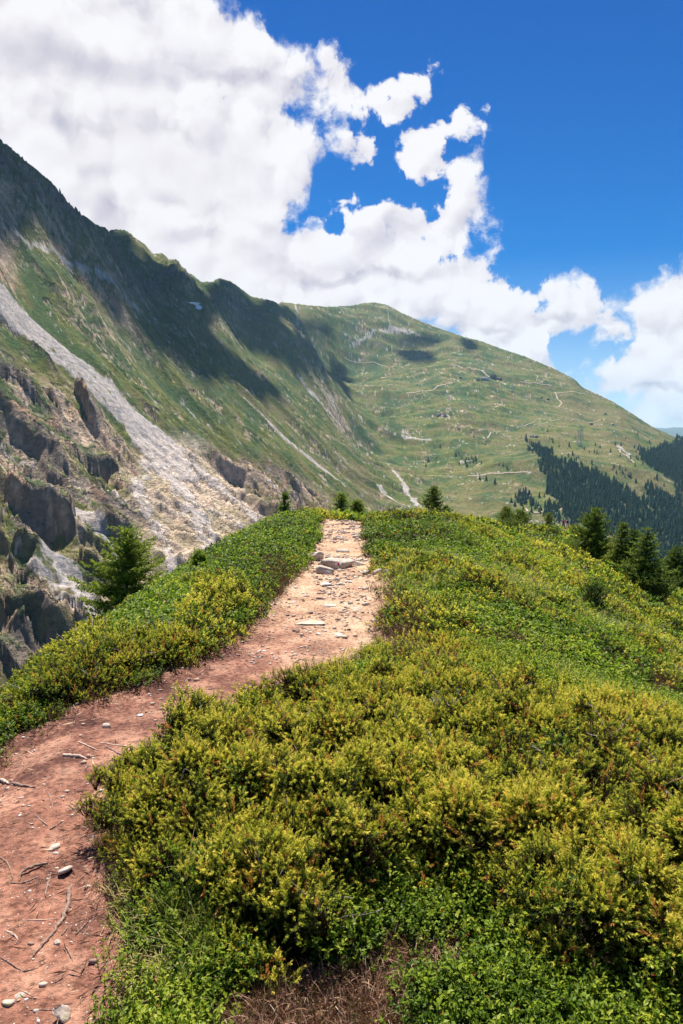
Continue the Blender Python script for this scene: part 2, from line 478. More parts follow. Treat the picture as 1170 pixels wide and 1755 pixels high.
def far_base(x, y):
    x = x / S; y = y / S
    out = CW[-3] + CW[-2] * x + CW[-1] * y
    for (px, py), w in zip(CP, CW):
        d2 = (x - px) ** 2 + (y - py) ** 2
        out = out + w * 0.5 * d2 * np.log(d2 + 1e-12)
    return out
# coarse raster of the smooth surface, sampled bilinearly
GX = np.linspace(-3200, 4200, 371); GY = np.linspace(60, 6200, 308)
GZ = far_base(*np.meshgrid(GX, GY))
def bil(x, y, Z):
    fx = np.clip((x - GX[0]) / (GX[1] - GX[0]), 0, len(GX) - 1.001); fy = np.clip((y - GY[0]) / (GY[1] - GY[0]), 0, len(GY) - 1.001)
    i = fx.astype(int); j = fy.astype(int); fx -= i; fy -= j
    return (Z[j, i] * (1 - fx) + Z[j, i + 1] * fx) * (1 - fy) + (Z[j + 1, i] * (1 - fx) + Z[j + 1, i + 1] * fx) * fy

# plan position of things seen on the far slopes (through the smooth surface)
def hit_far(u, v, fn=None):
    d = pix_dir(u, v); d = d / d[1]
    ys = np.exp(np.linspace(math.log(260), math.log(6000), 2500))
    g = (fn or (lambda a, b: bil(a, b, GZ)))(d[0] * ys, ys)
    m = CAMZ + d[2] * ys < g
    k = int(np.argmax(m)) if m.any() else len(ys) - 1
    return np.array([d[0] * ys[k], ys[k], g[k]])
def plan(pts):
    return np.array([hit_far(*p)[:2] for p in pts])

def fdist(x, y, pts, w=None):
    """distance to a polyline given by places in the photograph; with per-point half widths: signed"""
    L = plan(pts)
    best = np.full(x.shape, 1e9)
    for i in range(len(L) - 1):
        a, b = L[i], L[i + 1]; d = b - a; l2 = (d ** 2).sum() + 1e-6
        t = np.clip(((x - a[0]) * d[0] + (y - a[1]) * d[1]) / l2, 0, 1)
        ww = 0 if w is None else w[i] + t * (w[i + 1] - w[i])
        best = np.minimum(best, np.hypot(x - a[0] - t * d[0], y - a[1] - t * d[1]) - ww)
    return best
SCREE = [  # polylines of bare scree and pale gullies with half widths (m)
 ([(-40,470),(0,505),(60,560),(130,625),(200,690),(262,745),(290,790)], [36,33,30,31,33,40,34], 1.0),
 ([(0,368),(80,420),(140,455),(230,520),(300,590)], [3,7,7,6,2], 0.7),
 ([(265,750),(300,830),(345,900),(370,960)], [22,16,13,8], 0.85),
 ([(265,745),(330,790),(395,850),(440,900)], [20,10,9,8], 0.85),
 ([(250,790),(240,850),(290,930),(300,985)], [8,8,7,5], 0.7),
 ([(120,870),(170,910),(215,950)], [7,9,4], 0.8),
 ([(20,940),(80,990),(130,1060)], [5,7,6], 0.7),
 ([(95,960),(150,1020),(180,1080)], [7,9,7], 0.7),
 ([(420,680),(470,730),(520,775),(560,810),(590,835)], [3,7,10,12,6], 0.9),
 ([(510,640),(535,670),(550,690)], [8,14,8], 0.7),
 ([(540,645),(570,680),(590,735)], [4,7,5], 0.6),
 ([(555,700),(590,735)], [4,5], 0.9),
 ([(660,790),(690,830),(712,862),(740,885)], [3,6,8,6], 0.95),
 ([(640,825),(680,860),(700,870)], [5,10,6], 0.8),
 ([(655,525),(690,540),(715,555)], [14,20,10], 0.7),
 ([(480,515),(510,545)], [16,8], 0.5), ([(600,523),(640,520)],[8,14],0.6),
 ([(690,730),(700,745),(735,755)], [8,18,6], 0.6),
 ([(1058,770),(1075,785),(1085,795)], [6,9,3], 0.9),
 ([(820,815),(860,808),(905,806)], [6,8,6], 0.6),
]
def rotc(x, y, ax, ay):
    """coordinates along / across a plan direction"""
    n = math.hypot(ax, ay); ax /= n; ay /= n
    return x * ax + y * ay, -x * ay + y * ax

def far_fields(x, y, full=True):
    z0 = bil(x, y, GZ)
    wob = 30 * fbm(x / 160, y / 160, 3, 0.5, 60) + 9 * fbm(x / 30, y / 30, 2, 0.5, 66)
    # zones -------------------------------------------------------------
    crag_poly = plan([(-60,600),(40,640),(90,640),(170,700),(230,760),(290,740),(340,760),(420,790),(470,800),(520,820),(560,850),(600,900),(600,990),(400,1100),(-60,1400)])
    crag = sstep(-poly_sd(x + wob, y + wob * .6, crag_poly), -25, 35)
    slab_poly = plan([(245,750),(330,745),(430,850),(465,915),(380,970),(300,1000),(240,900),(225,820)])
    slab = sstep(-poly_sd(x + wob * .5, y, slab_poly), -20, 20)
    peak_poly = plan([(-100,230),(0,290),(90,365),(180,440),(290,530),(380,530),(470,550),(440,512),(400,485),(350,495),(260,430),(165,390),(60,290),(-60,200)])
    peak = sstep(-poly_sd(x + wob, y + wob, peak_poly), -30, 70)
    left = 1 - sstep(x - (y - 1500) * 0.45, -50, 260)        # the left mountain as a whole
    scree = np.zeros_like(x); edgew = 9 * fbm(x / 26, y / 26, 5, 0.65, 68)
    for pts, w, a in SCREE:
        sdst = fdist(x + wob * 0.18, y + wob * 0.18, pts, w) + edgew
        scree = np.maximum(scree, a * (1 - sstep(sdst, -5, 4)))
    # relief ------------------------------------------------------------
    s, t = rotc(x + wob * 0.5, y, 0.90, -0.43)                # s runs down the fall line of the left face
    gul = ridged(t / 85, s / 330, 4, 0.52, 70) - 0.45         # ribs and gullies
    gul2 = ridged(t / 34, s / 95, 4, 0.55, 75) - 0.45
    blk = fbm(x / 42, y / 42, 5, 0.58, 80)
    band = fbm(t / 260, s / 38, 4, 0.55, 85)                  # cliff bands across the slope
    near = 1 / (1 + (y / 1500) ** 2)
    outcrop = sstep(fbm(t / 130, s / 60, 5, 0.65, 90), 0.08, 0.24) * left
    rocky = np.clip(np.maximum(np.maximum(crag, 0.75 * outcrop), 0.0), 0, 1) * (1 - 0.8 * scree)
    crag_ribs = ridged((t + 22 * fbm(x / 70, y / 70, 3, 0.5, 71)) / 105, s / 420, 3, 0.5, 72) - 0.45
    dz = left * (20 * gul * (1 - 0.6 * scree) + 3 * blk)
    wt_ = 13 * fbm(x / 40, y / 40, 5, 0.62, 73)
    fc1 = facets((t + wt_) / 40, (s - wt_) / 100, 1, 1.5); fc2 = facets((t - wt_) / 17, (s + wt_) / 34, 2, 0.8); fc3 = facets((t + 4 * blk) / 6.5, s / 13, 3, 0.8)
    dz += crag * (46 * crag_ribs * (1 - 0.5 * slab) + (11 * fc1 + 5 * fc2) * (1 - 0.75 * slab) + 2.2 * fc3 + 3 * blk + slab * (16 * gul2 + 7 * ridged(t / 13, s / 90, 3, 0.5, 79))) * (1 - 0.6 * scree)
    dz += rocky * (1 - crag) * (4 * facets((t + wt_) / 30, s / 30, 4, 0.9) + 2.0 * fc2 + 1.5 * fc3)
    dz += peak * (24 * (ridged(t / 120, s / 300, 5, 0.52, 100) - 0.4) + 9 * blk + 14 * fc2 + 8 * fc1 + 4 * fc3)
    # the grassy mountain: shallow folds
    s2, t2 = rotc(x, y, 0.75, -0.66)
    dz += (1 - left) * (32 * fbm(t2 / 420, s2 / 900, 4, 0.5, 110) + 19 * (ridged(t2 / 260, s2 / 700, 4, 0.5, 115) - 0.4))
    outB = sstep(fbm(x / 120, y / 160, 4, 0.6, 120), 0.30, 0.48) * (1 - left)
    dz += outB * (9 * ridged(x / 40, y / 40, 3, 0.5, 125)) + (1 - left) * (4.5 * fbm(x / 38, y / 38, 4, 0.6, 126) + 5 * ridged(x / 90, y / 90, 4, 0.55, 127))
    if not full: return z0 + dz
    return z0 + dz, dict(slab=slab, crag=crag, peak=peak, left=left, scree=scree, rocky=rocky, outB=outB, gul=gul, gul2=gul2, blk=blk, band=band, fc1=fc1, fc2=fc2, fc3=fc3, s=s, t=t, wob=wob)

def poly_sd(x, y, poly):
    ins = in_poly(x, y, poly)
    d, _ = seg_dist(x, y, np.vstack([poly, poly[:1]]))
    return np.where(ins, -d, d)

a0, a1 = R(-27), R(27)
fangs = np.concatenate([np.linspace(R(-60), a0, 90)[:-1], np.linspace(a0, a1, 860), np.linspace(a1, R(55), 70)[1:]])
frs = np.concatenate([np.exp(np.linspace(math.log(170), math.log(420), 30))[:-1], np.exp(np.linspace(math.log(420), math.log(4900), 700)), np.exp(np.linspace(math.log(4900), math.log(6000), 12))[1:]])
fx, fy, fq = polar_grid(frs, fangs)
fz, FF = far_fields(fx, fy)
# settle the ridge line: raise or lower the crests to their surveyed elevation angles
SKYL = [(-700,-110),(-350,60),(-100,160),(0,238),(95,318),(120,350),(165,385),(180,392),(215,394),(235,410),(250,420),(262,436),(278,433),(292,447),(301,441),(312,458),(328,469),(345,484),(362,482),(375,476),(395,482),(412,494),(430,508),(460,514),(500,520),(560,526),(600,524),(622,520),(640,518),(662,522),(690,537),(720,550),(745,560),(800,579),(820,583),(860,598),(900,611),(950,632),(985,650),(998,664),(1050,688),(1085,710),(1120,733),(1170,754),(1260,800),(1400,860)]
Z2 = fz.reshape(len(frs), len(fangs)); Zp = np.pad(Z2, ((1, 1), (1, 1)), mode='edge')
Zb = (Zp[:-2, 1:-1] + Zp[2:, 1:-1] + Zp[1:-1, :-2] + Zp[1:-1, 2:] + 2 * Z2) / 6; Z2 = Z2 + 0.6 * (Zb - Z2) * FF['crag'].reshape(Z2.shape)
EL = (Z2 - CAMZ) / frs[:, None]
k = EL.argmax(0); cur = EL.max(0); rsk = frs[k]
sk = [pix_dir(u, v) for u, v in SKYL]
ta = np.array([math.atan2(d[0], d[1]) for d in sk]); te = np.array([d[2] / math.hypot(d[0], d[1]) for d in sk])
dlt = np.interp(fangs, ta, te) - cur
def smooth1(a, w):
    ker = np.hanning(2 * w + 3)[1:-1]; ker /= ker.sum()
    return np.convolve(np.pad(a, w, mode='edge'), ker, mode='valid')
dlt = smooth1(dlt, 4); rsk = smooth1(rsk, 16)
dlt[np.abs(fangs) > R(40)] *= 0.0
wgt = sstep(frs[:, None] / rsk[None, :], 0.50, 0.97)
dlow = smooth1(dlt, 18); whi = sstep(frs[:, None] / rsk[None, :], 0.93, 0.995)
fz = (Z2 + rsk[None, :] * (dlow[None, :] * wgt + (dlt - dlow)[None, :] * whi)).ravel()
# true slope for the rock cover
nA, nR = len(fangs), len(frs)
Z2 = fz.reshape(nR, nA); X2 = fx.reshape(nR, nA); Y2 = fy.reshape(nR, nA)
def gradient2(Z2):
    zr = np.gradient(Z2, axis=0); za = np.gradient(Z2, axis=1)
    xr = np.gradient(X2, axis=0); xa = np.gradient(X2, axis=1); yr = np.gradient(Y2, axis=0); ya = np.gradient(Y2, axis=1)
    det = xr * ya - xa * yr
    return (zr * ya - za * yr) / det, (xr * za - xa * zr) / det
gx, gy = gradient2(Z2)
slope = np.hypot(gx, gy).ravel()
fm = dict(FF)
steep = sstep(slope + 0.35 * fbm(fx / 14, fy / 14, 3, .6, 134), 1.25, 1.8)
rock = np.clip(np.maximum(steep * (0.35 + 0.65 * np.maximum(fm['left'], fm['outB'])), fm['crag'] * sstep(0.8 * fm['gul2'] + 0.5 * fm['fc2'] + 0.4 * fm['fc1'] + 0.8 * fbm(fx / 60, fy / 60, 5, .6, 133), -0.16, 0.06) * 0.95), 0, 1)
rock *= 0.12 + 0.88 * np.maximum(sstep(slope + 0.3 * fbm(fx / 11, fy / 11, 4, 0.6, 142), 0.55, 0.92), 1 - fm['crag'])
rock = np.maximum(rock, fm['rocky'] * (1 - 0.6 * fm['crag']) * sstep(fbm(fx / 16, fy / 16, 4, 0.65, 130), 0.0, 0.16) * 0.95)
rock = np.maximum(rock, 0.35 * fm['outB'] * sstep(fbm(fx / 25, fy / 25, 4, 0.6, 131), -0.05, 0.15))
rock = np.maximum(rock, fm['peak'] * sstep(fbm(fx / 90, fy / 90, 5, 0.6, 132), 0.0, 0.25) * 0.8)
rock *= (1 - fm['scree'])

# ---- ground colours (albedo, with shade deepened on the peak rock), as a painter of cover types
def lerp(a, b, f):
    f = np.asarray(f)[:, None]; return a * (1 - f) + np.asarray(b) * f
big = fbm(fx / 330, fy / 330, 4, 0.55, 140); mid = fbm(fx / 60, fy / 60, 5, 0.62, 141); sm = fbm(fx / 11, fy / 11, 4, 0.6, 142)
strk = fbm(fm['t'] / 22, fm['s'] / 130, 4, 0.6, 143)
C = np.tile(np.array([0.120, 0.135, 0.030]), (len(fx), 1))
C = lerp(C, (0.055, 0.098, 0.024), sstep(mid + 0.5 * big, 0.02, 0.22))
C = lerp(C, (0.150, 0.125, 0.052), (1 - fm['left']) * sstep(fbm(fx / 210, fy / 150, 5, 0.62, 146), -0.22, 0.18) * 0.75)
C = lerp(C, (0.045, 0.085, 0.026), sstep(fbm(fx / 130, fy / 90, 5, 0.6, 145), 0.05, 0.25) * 0.8)
C = lerp(C, (0.165, 0.140, 0.062), sstep(-mid - 0.4 * big + 0.25 * strk, 0.0, 0.34) * 0.8)
C = lerp(C, (0.17, 0.115, 0.07), sstep(sm + 0.5 * mid, 0.22, 0.5) * 0.5)
brown = sstep(-poly_sd(fx + fm['wob'], fy, plan([(340,740),(480,800),(600,860),(640,950),(480,950),(430,860)])), -30, 40)
C = lerp(C, (0.15, 0.090, 0.055), brown * sstep(mid + sm, -0.25, 0.2) * 0.75)
rc = np.tile(np.array([0.30, 0.235, 0.185]), (len(fx), 1))
rc = rc * (1 + 0.5 * np.clip(fm['fc2'] * 0.8 + fm['fc3'] * 0.5, -0.8, 0.9))[:, None]
rc = lerp(rc, (0.135, 0.115, 0.110), sstep(fm['blk'] + 0.5 * mid + 0.4 * fm['fc1'], 0.0, 0.3) * 0.85)
rc = lerp(rc, (0.30, 0.19, 0.13), sstep(fbm(fx / 38, fy / 50, 4, 0.6, 150), 0.13, 0.34) * 0.7)
rc = lerp(rc, (0.40, 0.345, 0.29), sstep(0.5 * strk + 0.8 * sm, 0.12, 0.4) * 0.6)
rc = lerp(rc, (0.075, 0.075, 0.085), np.clip(fm['peak'] * 0.9, 0, 1))  # dark peak rock, painted darker still to deepen the cloud shadow there
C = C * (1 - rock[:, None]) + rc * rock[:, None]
# pale slabs of the eroded slope under the scree
slab = fm['slab']
C = lerp(C, (0.46, 0.38, 0.31), slab * (0.55 + 0.45 * sstep(fm['gul2'] + 0.3 * strk, -0.1, 0.12)) * 0.85)
tn = fbm(fm['t'] / 14, fm['s'] / 34, 4, 0.65, 152)
scr = lerp(np.tile(np.array([0.45, 0.39, 0.35]), (len(fx), 1)), (0.27, 0.25, 0.245), sstep(0.5 * tn + sm, -0.1, 0.35))
scr = lerp(scr, (0.52, 0.47, 0.43), sstep(-0.4 * tn + fbm(fx / 6, fy / 6, 3, 0.7, 156), 0.1, 0.4))
sf = sstep(fm['scree'] + 0.8 * fbm(fx / 7, fy / 7, 4, 0.65, 157) + 0.9 * fbm(fm['t'] / 28, fm['s'] / 80, 3, 0.6, 158) + 0.3 * sm, 0.42, 0.62)
C = C * (1 - sf[:, None]) + scr * sf[:, None]
C *= (1 + 0.28 * sm + 0.30 * fbm(fx / 3.5, fy / 3.5, 2, 0.6, 155))[:, None]
C = np.clip(C, 0.012, 0.62)
for poly_ in ([(905,770),(935,775),(950,790),(985,795),(1030,812),(1060,830),(1090,855),(1112,878),(1140,905),(1165,935),(1180,1000),(1120,985),(1060,925),(1010,905),(975,885),(955,870),(940,850),(935,820),(925,800)],
              [(1092,772),(1110,775),(1130,768),(1160,752),(1190,748),(1220,980),(1180,960),(1150,925),(1120,880),(1100,855),(1150,862),(1160,830),(1120,805),(1100,790)], [(1112,830),(1145,850),(1150,880),(1120,870),(1105,845)]):
    ff_ = sstep(-poly_sd(fx + 0.5 * fm['wob'], fy + 0.4 * fm['wob'], plan(poly_)), -5, 15)
    C = lerp(C, (0.030, 0.045, 0.018), ff_ * 0.85 * sstep(mid + .6 * sm, -0.6, -0.15))
m, n, b = material('mountain_cover')
at = n.new('ShaderNodeAttribute', attribute_name='cover')
tcn = n.new('ShaderNodeTexCoord')
nn = n.noise(tcn.outputs['Object'], 0.16, 8, 0.68)
n2 = n.noise(tcn.outputs['Object'], 0.9, 4, 0.6)
ar = n.new('ShaderNodeAttribute', attribute_name='rocky')
sv = n.new('ShaderNodeMapping'); n.put(sv.inputs['Vector'], tcn.outputs['Object']); sv.inputs['Rotation'].default_value = (0.5, 0.35, 0.6); sv.inputs['Scale'].default_value = (0.10, 0.10, 0.55)
strata = n.noise(sv.outputs[0], 1.0, 8, 0.72)
blocks = n.voro(n.vec('ADD', tcn.outputs['Object'], n.vec('SCALE', (6.0, 6.0, 6.0), scale=strata)), 0.16, 2, 0.7)
rk = n.ramp(n.math('ADD', n.math('MULTIPLY', strata, 0.75), n.math('MULTIPLY', blocks, 0.30)), [(0.36, (0.22, 0.21, 0.22)), (0.46, (0.75, 0.72, 0.70)), (0.56, (1.20, 1.14, 1.05)), (0.68, (1.9, 1.75, 1.6))])
basec = n.mix(ar.outputs['Fac'], at.outputs['Color'], n.mix(1.0, at.outputs['Color'], rk, 'MULTIPLY'))
col = n.mix(1.0, basec, n.ramp(n.math('ADD', n.math('MULTIPLY', nn, 0.7), n.math('MULTIPLY', n2, 0.3)), [(0.32, (0.62, 0.62, 0.64)), (0.5, (1, 1, 1)), (0.68, (1.42, 1.38, 1.32))]), 'MULTIPLY')
n.put(b.inputs['Base Color'], col); b.inputs['Roughness'].default_value = 0.95; b.inputs['Specular IOR Level'].default_value = 0.1
bp = n.new('ShaderNodeBump'); bp.inputs['Strength'].default_value = 0.9; bp.inputs['Distance'].default_value = 4.0
n.put(bp.inputs['Height'], n.math('MULTIPLY_ADD', ar.outputs['Fac'], n.math('MULTIPLY', n.math('ADD', strata, blocks), 0.9), n.math('MULTIPLY_ADD', n2, 0.25, nn))); n.l.new(bp.outputs[0], b.inputs['Normal'])
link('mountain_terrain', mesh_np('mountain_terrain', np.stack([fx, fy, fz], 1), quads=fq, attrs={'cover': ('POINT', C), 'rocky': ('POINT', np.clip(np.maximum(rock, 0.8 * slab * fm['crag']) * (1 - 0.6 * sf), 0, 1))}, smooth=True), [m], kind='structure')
FZ2 = fz.reshape(nR, nA)
def far_z(x, y):
    """height of the finished mountain ground"""
    r = np.hypot(x, y); a = np.arctan2(x, y)
    i = np.clip(np.interp(r, frs, np.arange(nR)), 0, nR - 1.001); j = np.clip(np.interp(a, fangs, np.arange(nA)), 0, nA - 1.001)
    i0 = i.astype(int); j0 = j.astype(int); fi = i - i0; fj = j - j0
    return (FZ2[i0, j0] * (1 - fj) + FZ2[i0, j0 + 1] * fj) * (1 - fi) + (FZ2[i0 + 1, j0] * (1 - fj) + FZ2[i0 + 1, j0 + 1] * fj) * fi
def hitf(u, v):
    return hit_far(u, v, far_z)

# far blue ranges beyond the valley
hx = np.linspace(-9000, 16000, 260); hyv = np.linspace(0, 1, 24)
HX, HT = np.meshgrid(hx, hyv)
HY = 13500 + HT * 5000 + 900 * fbm(HX / 4000, HT, 3, 0.5, 200)
HZ = -2500 + (np.sin(HT * np.pi) ** 0.8) * (2690 + 260 * fbm(HX / 2600, HT * 2, 6, 0.55, 201)) 
i = np.arange((24 - 1) * (260 - 1)); r_ = i // 259; c_ = i % 259
hq = np.stack([r_ * 260 + c_, r_ * 260 + c_ + 1, (r_ + 1) * 260 + c_ + 1, (r_ + 1) * 260 + c_], 1)
m, n, b = material('distant_range'); b.inputs['Base Color'].default_value = (0.06, 0.08, 0.06, 1)
link('distant_hills', mesh_np('distant_hills', np.stack([HX.ravel(), HY.ravel(), HZ.ravel()], 1), quads=hq, smooth=True), [m], kind='structure')
# lowest valley ground out to the horizon
m, n, b = material('valley_ground'); b.inputs['Base Color'].default_value = (0.06, 0.09, 0.04, 1)
vv = np.array([(-20000, -8000, -640), (20000, -8000, -640), (20000, 20000, -640), (-20000, 20000, -640)], float)
link('valley_floor', mesh_np('valley_floor', vv, quads=np.array([[0, 1, 2, 3]])), [m], kind='structure')

# ------------------------------------------------------------------ haze
hb = [(-21000, -9000, -641.5), (21000, -9000, -641.5), (21000, 21000, -641.5), (-21000, 21000, -641.5)]
hb += [(x, y, 780.0) for x, y, z in hb]
m = bpy.data.materials.new('mountain_air'); m.use_nodes = True; m.node_tree.nodes.clear(); n = NT(m.node_tree)
out = n.new('ShaderNodeOutputMaterial'); pv = n.new('ShaderNodeVolumePrincipled')
pv.inputs['Color'].default_value = (0.45, 0.74, 1.0, 1); pv.inputs['Density'].default_value = 0.000030; pv.inputs['Anisotropy'].default_value = 0.2
n.l.new(pv.outputs[0], out.inputs['Volume'])
hz = link('haze', mesh_np('haze', hb, quads=[(0, 3, 2, 1), (4, 5, 6, 7), (0, 1, 5, 4), (1, 2, 6, 5), (2, 3, 7, 6), (3, 0, 4, 7)]), [m], kind='stuff')

# ------------------------------------------------------------------ cumulus overhead, whose shadows lie on the slopes
m, n, b = material('cloud_white'); b.inputs['Base Color'].default_value = (0.92, 0.92, 0.93, 1); b.inputs['Roughness'].default_value = 1
def cloud(poly, H, seed, label, rag=0.05):
    pts = []
    for u, v in poly:
        v0 = v
        p = hitf(u, v)
        while p[1] > 5500 and v < 700: v += 3; p = hitf(u, v)
        if v > v0: p = p * np.array([1.22, 1.22, 1.0])
        tt = (H - p[2]) / SUN[2]
        pts.append((p[0] + SUN[0] * tt, p[1] + SUN[1] * tt))
    pts = np.array(pts); lo = pts.min(0); hi = pts.max(0); size = (hi - lo).max(); lo = lo - size * 0.12; hi = hi + size * 0.12
    st = size / 110
    X, Y = np.meshgrid(np.arange(lo[0], hi[0], st), np.arange(lo[1], hi[1], st))
    sdv = -poly_sd(X.ravel(), Y.ravel(), pts).reshape(X.shape) + size * rag * 0.5 * fbm(X / (size * 0.18), Y / (size * 0.18), 6, 0.6, seed)
    ins = sdv > 0
    th = np.sqrt(np.clip(sdv, 0, size * 0.04) * size * 0.04)
    top = H + th * (0.9 + 0.8 * fbm(X / (size * .08), Y / (size * .08), 4, 0.5, seed + 3)); bot = H - th * 0.22
    ny_, nx_ = X.shape; cell = ins[:-1, :-1] | ins[1:, :-1] | ins[:-1, 1:] | ins[1:, 1:]
    jj, ii = np.nonzero(cell)
    a = jj * nx_ + ii; q = np.stack([a, a + 1, a + nx_ + 1, a + nx_], 1); nV = X.size
    V = np.concatenate([np.stack([X.ravel(), Y.ravel(), np.where(ins, top, H + .5).ravel()], 1), np.stack([X.ravel(), Y.ravel(), np.where(ins, bot, H - .5).ravel()], 1)])
    Q = np.concatenate([q, q[:, ::-1] + nV]); used, inv = np.unique(Q, return_inverse=True)
    link('cumulus_cloud', mesh_np('cumulus_cloud', V[used], quads=inv.reshape(Q.shape), smooth=True), [MATS['cloud_white']], label=label, category='cloud', group='cumulus clouds over the valley')
cloud([(-200,330),(-60,355),(0,380),(80,430),(150,480),(205,530),(262,580),(330,622),(400,652),(478,672),(420,630),(370,592),(345,560),(318,530),(350,545),(420,590),(500,625),(560,640),(600,652),(570,610),(520,585),(470,560),(440,530),(415,500),(396,484),(372,484),(340,500),(300,470),(230,425),(170,380),(60,260),(-60,160),(-200,60)], 2900, 300, 'large white cumulus overhead that shades the crest of the left mountain')
cloud([(452,516),(480,524),(520,552),(572,562),(530,570),(480,560),(440,545),(430,520)], 4300, 310, 'small white cumulus overhead that shades the saddle below the round summit')
cloud([(672,584),(700,575),(735,572),(765,584),(745,592),(700,594)], 4300, 320, 'small white cumulus overhead that shades the slope below the summit trail')
cloud([(674,602),(710,599),(744,606),(746,622),(715,622)], 4300, 330, 'lower small white cumulus overhead beside its twin')
cloud([(785,585),(812,583),(822,600),(800,606)], 4300, 340, 'smallest white cumulus overhead that shades the knoll with the lift mast')

# ------------------------------------------------------------------ near ground and path
def plan_near(pts, lift=0.0):
    return np.array([hit_near(u, v, lift)[:2] for u, v in pts])
Z_JUN = plan_near([(150,1400),(172,1330),(250,1278),(360,1245),(430,1215),(560,1172),(700,1165),(900,1200),(1170,1275),(1169,1690),(1040,1650),(920,1580),(800,1490),(690,1490),(590,1570),(500,1640),(350,1600),(230,1560),(160,1510)], 0.14)
Z_JUN = np.vstack([Z_JUN[:9], [(4.5, 3.6), (4.0, 2.0)], Z_JUN[9:]])
Z_STRAW = plan_near([(372,1752),(384,1712),(520,1696),(690,1632),(862,1645),(872,1692),(720,1704),(690,1752)])
Z_STRAW = np.vstack([Z_STRAW, [(0.15, 1.7), (-0.4, 1.7)]])
Z_GRASS = plan_near([(150,1540),(240,1540),(350,1590),(420,1650),(380,1752),(200,1752),(165,1650)])
Z_BANK = plan_near([(2,1190),(200,1115),(420,1030),(440,1090),(385,1140),(170,1205),(2,1262)])
Z_SHELF = plan_near([(2,1262),(120,1240),(300,1170),(385,1140),(400,1180),(300,1250),(200,1330),(2,1350)])
Z_REDL = plan_near([(440,960),(500,950),(510,1010),(470,1060),(440,1020)])
Z_REDR = plan_near([(640,1000),(690,1010),(740,1080),(820,1150),(760,1180),(660,1160),(620,1080)])
Z_REDM = plan_near([(1060,1165),(1150,1175),(1160,1215),(1090,1220)])

def cover(x, y):
    """what grows at a place: weights of juniper, bilberry, grass, heath and the bare share"""
    d, zc = crest_info(x, y); pfv = path_field(x, y)
    w1 = 0.16 * fbm(x * 2.2, y * 2.2, 3, 0.5, 401)
    jf = sstep(-(poly_sd(x, y, Z_JUN) + w1), -0.06, 0.10)
    patch = fbm(x / 1.5 + y / 5, y / 3.0, 4, 0.55, 402)
    patch2 = fbm(x / 0.8, y / 1.4, 4, 0.55, 403)
    right = sstep(d, -0.6, 0.8) * sstep(y, 4.4, 6.5)
    jun = np.clip(jf + right * sstep(patch + .25 * patch2, -0.10, 0.14) * 0.85, 0, 1)
    bank = sstep(-(poly_sd(x, y, Z_BANK) + 2 * w1), -0.1, 0.1)
    jun = np.maximum(jun, bank * sstep(patch2, -0.2, 0.1) * 0.8)
    jun = np.maximum(jun, (1 - right) * sstep(patch, 0.10, 0.3) * 0.6 * sstep(y, 4, 6))
    heath = right * sstep(fbm(x / 1.1 + y / 4, y / 2.2, 4, 0.6, 405), 0.00, 0.20) * 0.85
    for Z in (Z_REDL, Z_REDR, Z_REDM):
        heath = np.maximum(heath, sstep(-(poly_sd(x, y, Z) + w1), -0.1, 0.12) * 0.9)
    heath = np.maximum(heath, 0.55 * (1 - sstep(np.abs(pfv - 0.03), 0.02, 0.16)))
    grass = np.maximum(sstep(-(poly_sd(x, y, Z_GRASS) + w1), -0.04, 0.06), 0.35 * right * sstep(fbm(x / 2.2, y / 4, 3, 0.5, 406), 0.05, 0.3))
    bare = 1 - sstep(pfv + 0.3 * w1, -0.02, 0.09)
    bare = np.maximum(bare, 0.92 * sstep(-(poly_sd(x, y, Z_SHELF) + 0.5 * w1), -0.03, 0.08))
    straw = sstep(-(poly_sd(x, y, Z_STRAW) + 0.25 * w1), -0.02, 0.03)
    # stony shoulder on the right of the path where plants thin out
    thin = np.exp(-((x - 0.42) / 0.35) ** 2) * sstep(y, 4.6, 5.6) * (1 - sstep(y, 10.5, 12.0)) * sstep(fbm(x * 2, y * 2, 3, .6, 407), -0.25, 0.15)
    bare = np.maximum(bare, 0.75 * thin)
    bare = np.maximum(bare, right * 0.8 * sstep(fbm(x / 0.9, y / 1.8, 4, 0.6, 408), 0.30, 0.42))
    jun = jun * (1 - 0.8 * grass) * (1 - 0.7 * heath); 
    return jun, heath, grass, bare, straw, pfv, d, jf
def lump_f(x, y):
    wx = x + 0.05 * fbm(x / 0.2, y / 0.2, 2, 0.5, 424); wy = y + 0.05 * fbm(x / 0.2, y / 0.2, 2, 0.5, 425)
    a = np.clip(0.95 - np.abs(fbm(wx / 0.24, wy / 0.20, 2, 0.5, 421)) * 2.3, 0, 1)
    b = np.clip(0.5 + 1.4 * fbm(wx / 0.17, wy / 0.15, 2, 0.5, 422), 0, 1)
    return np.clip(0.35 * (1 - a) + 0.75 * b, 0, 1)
def canopy(x, y, jun, jf, pfv, straw):
    lump = lump_f(x, y)
    big = fbm(x / 0.9, y / 0.9, 3, 0.5, 423)
    h = 0.060 + jun * (0.0 + 0.21 * lump) + 0.07 * np.clip(big + 0.25, 0, 1) + jf * (0.03 + 0.05 * np.clip(big + .3, 0, 1))
    h = h * sstep(pfv, -0.05, 0.34) * (1 - 0.92 * straw) + 0.012
    return h
nj, nh, ng, nb, ns_, npf, nd, njf = cover(nx, ny)
m, n, b = material('ridge_soil')
tcn = n.new('ShaderNodeTexCoord'); O = tcn.outputs['Object']
aw = n.new('ShaderNodeAttribute', attribute_name='worn'); ast = n.new('ShaderNodeAttribute', attribute_name='pale')
asr = n.new('ShaderNodeAttribute', attribute_name='straw')
s1 = n.noise(O, 3.2, 6, 0.62); s2 = n.noise(O, 34, 5, 0.65); s3 = n.noise(O, 150, 3, 0.6)
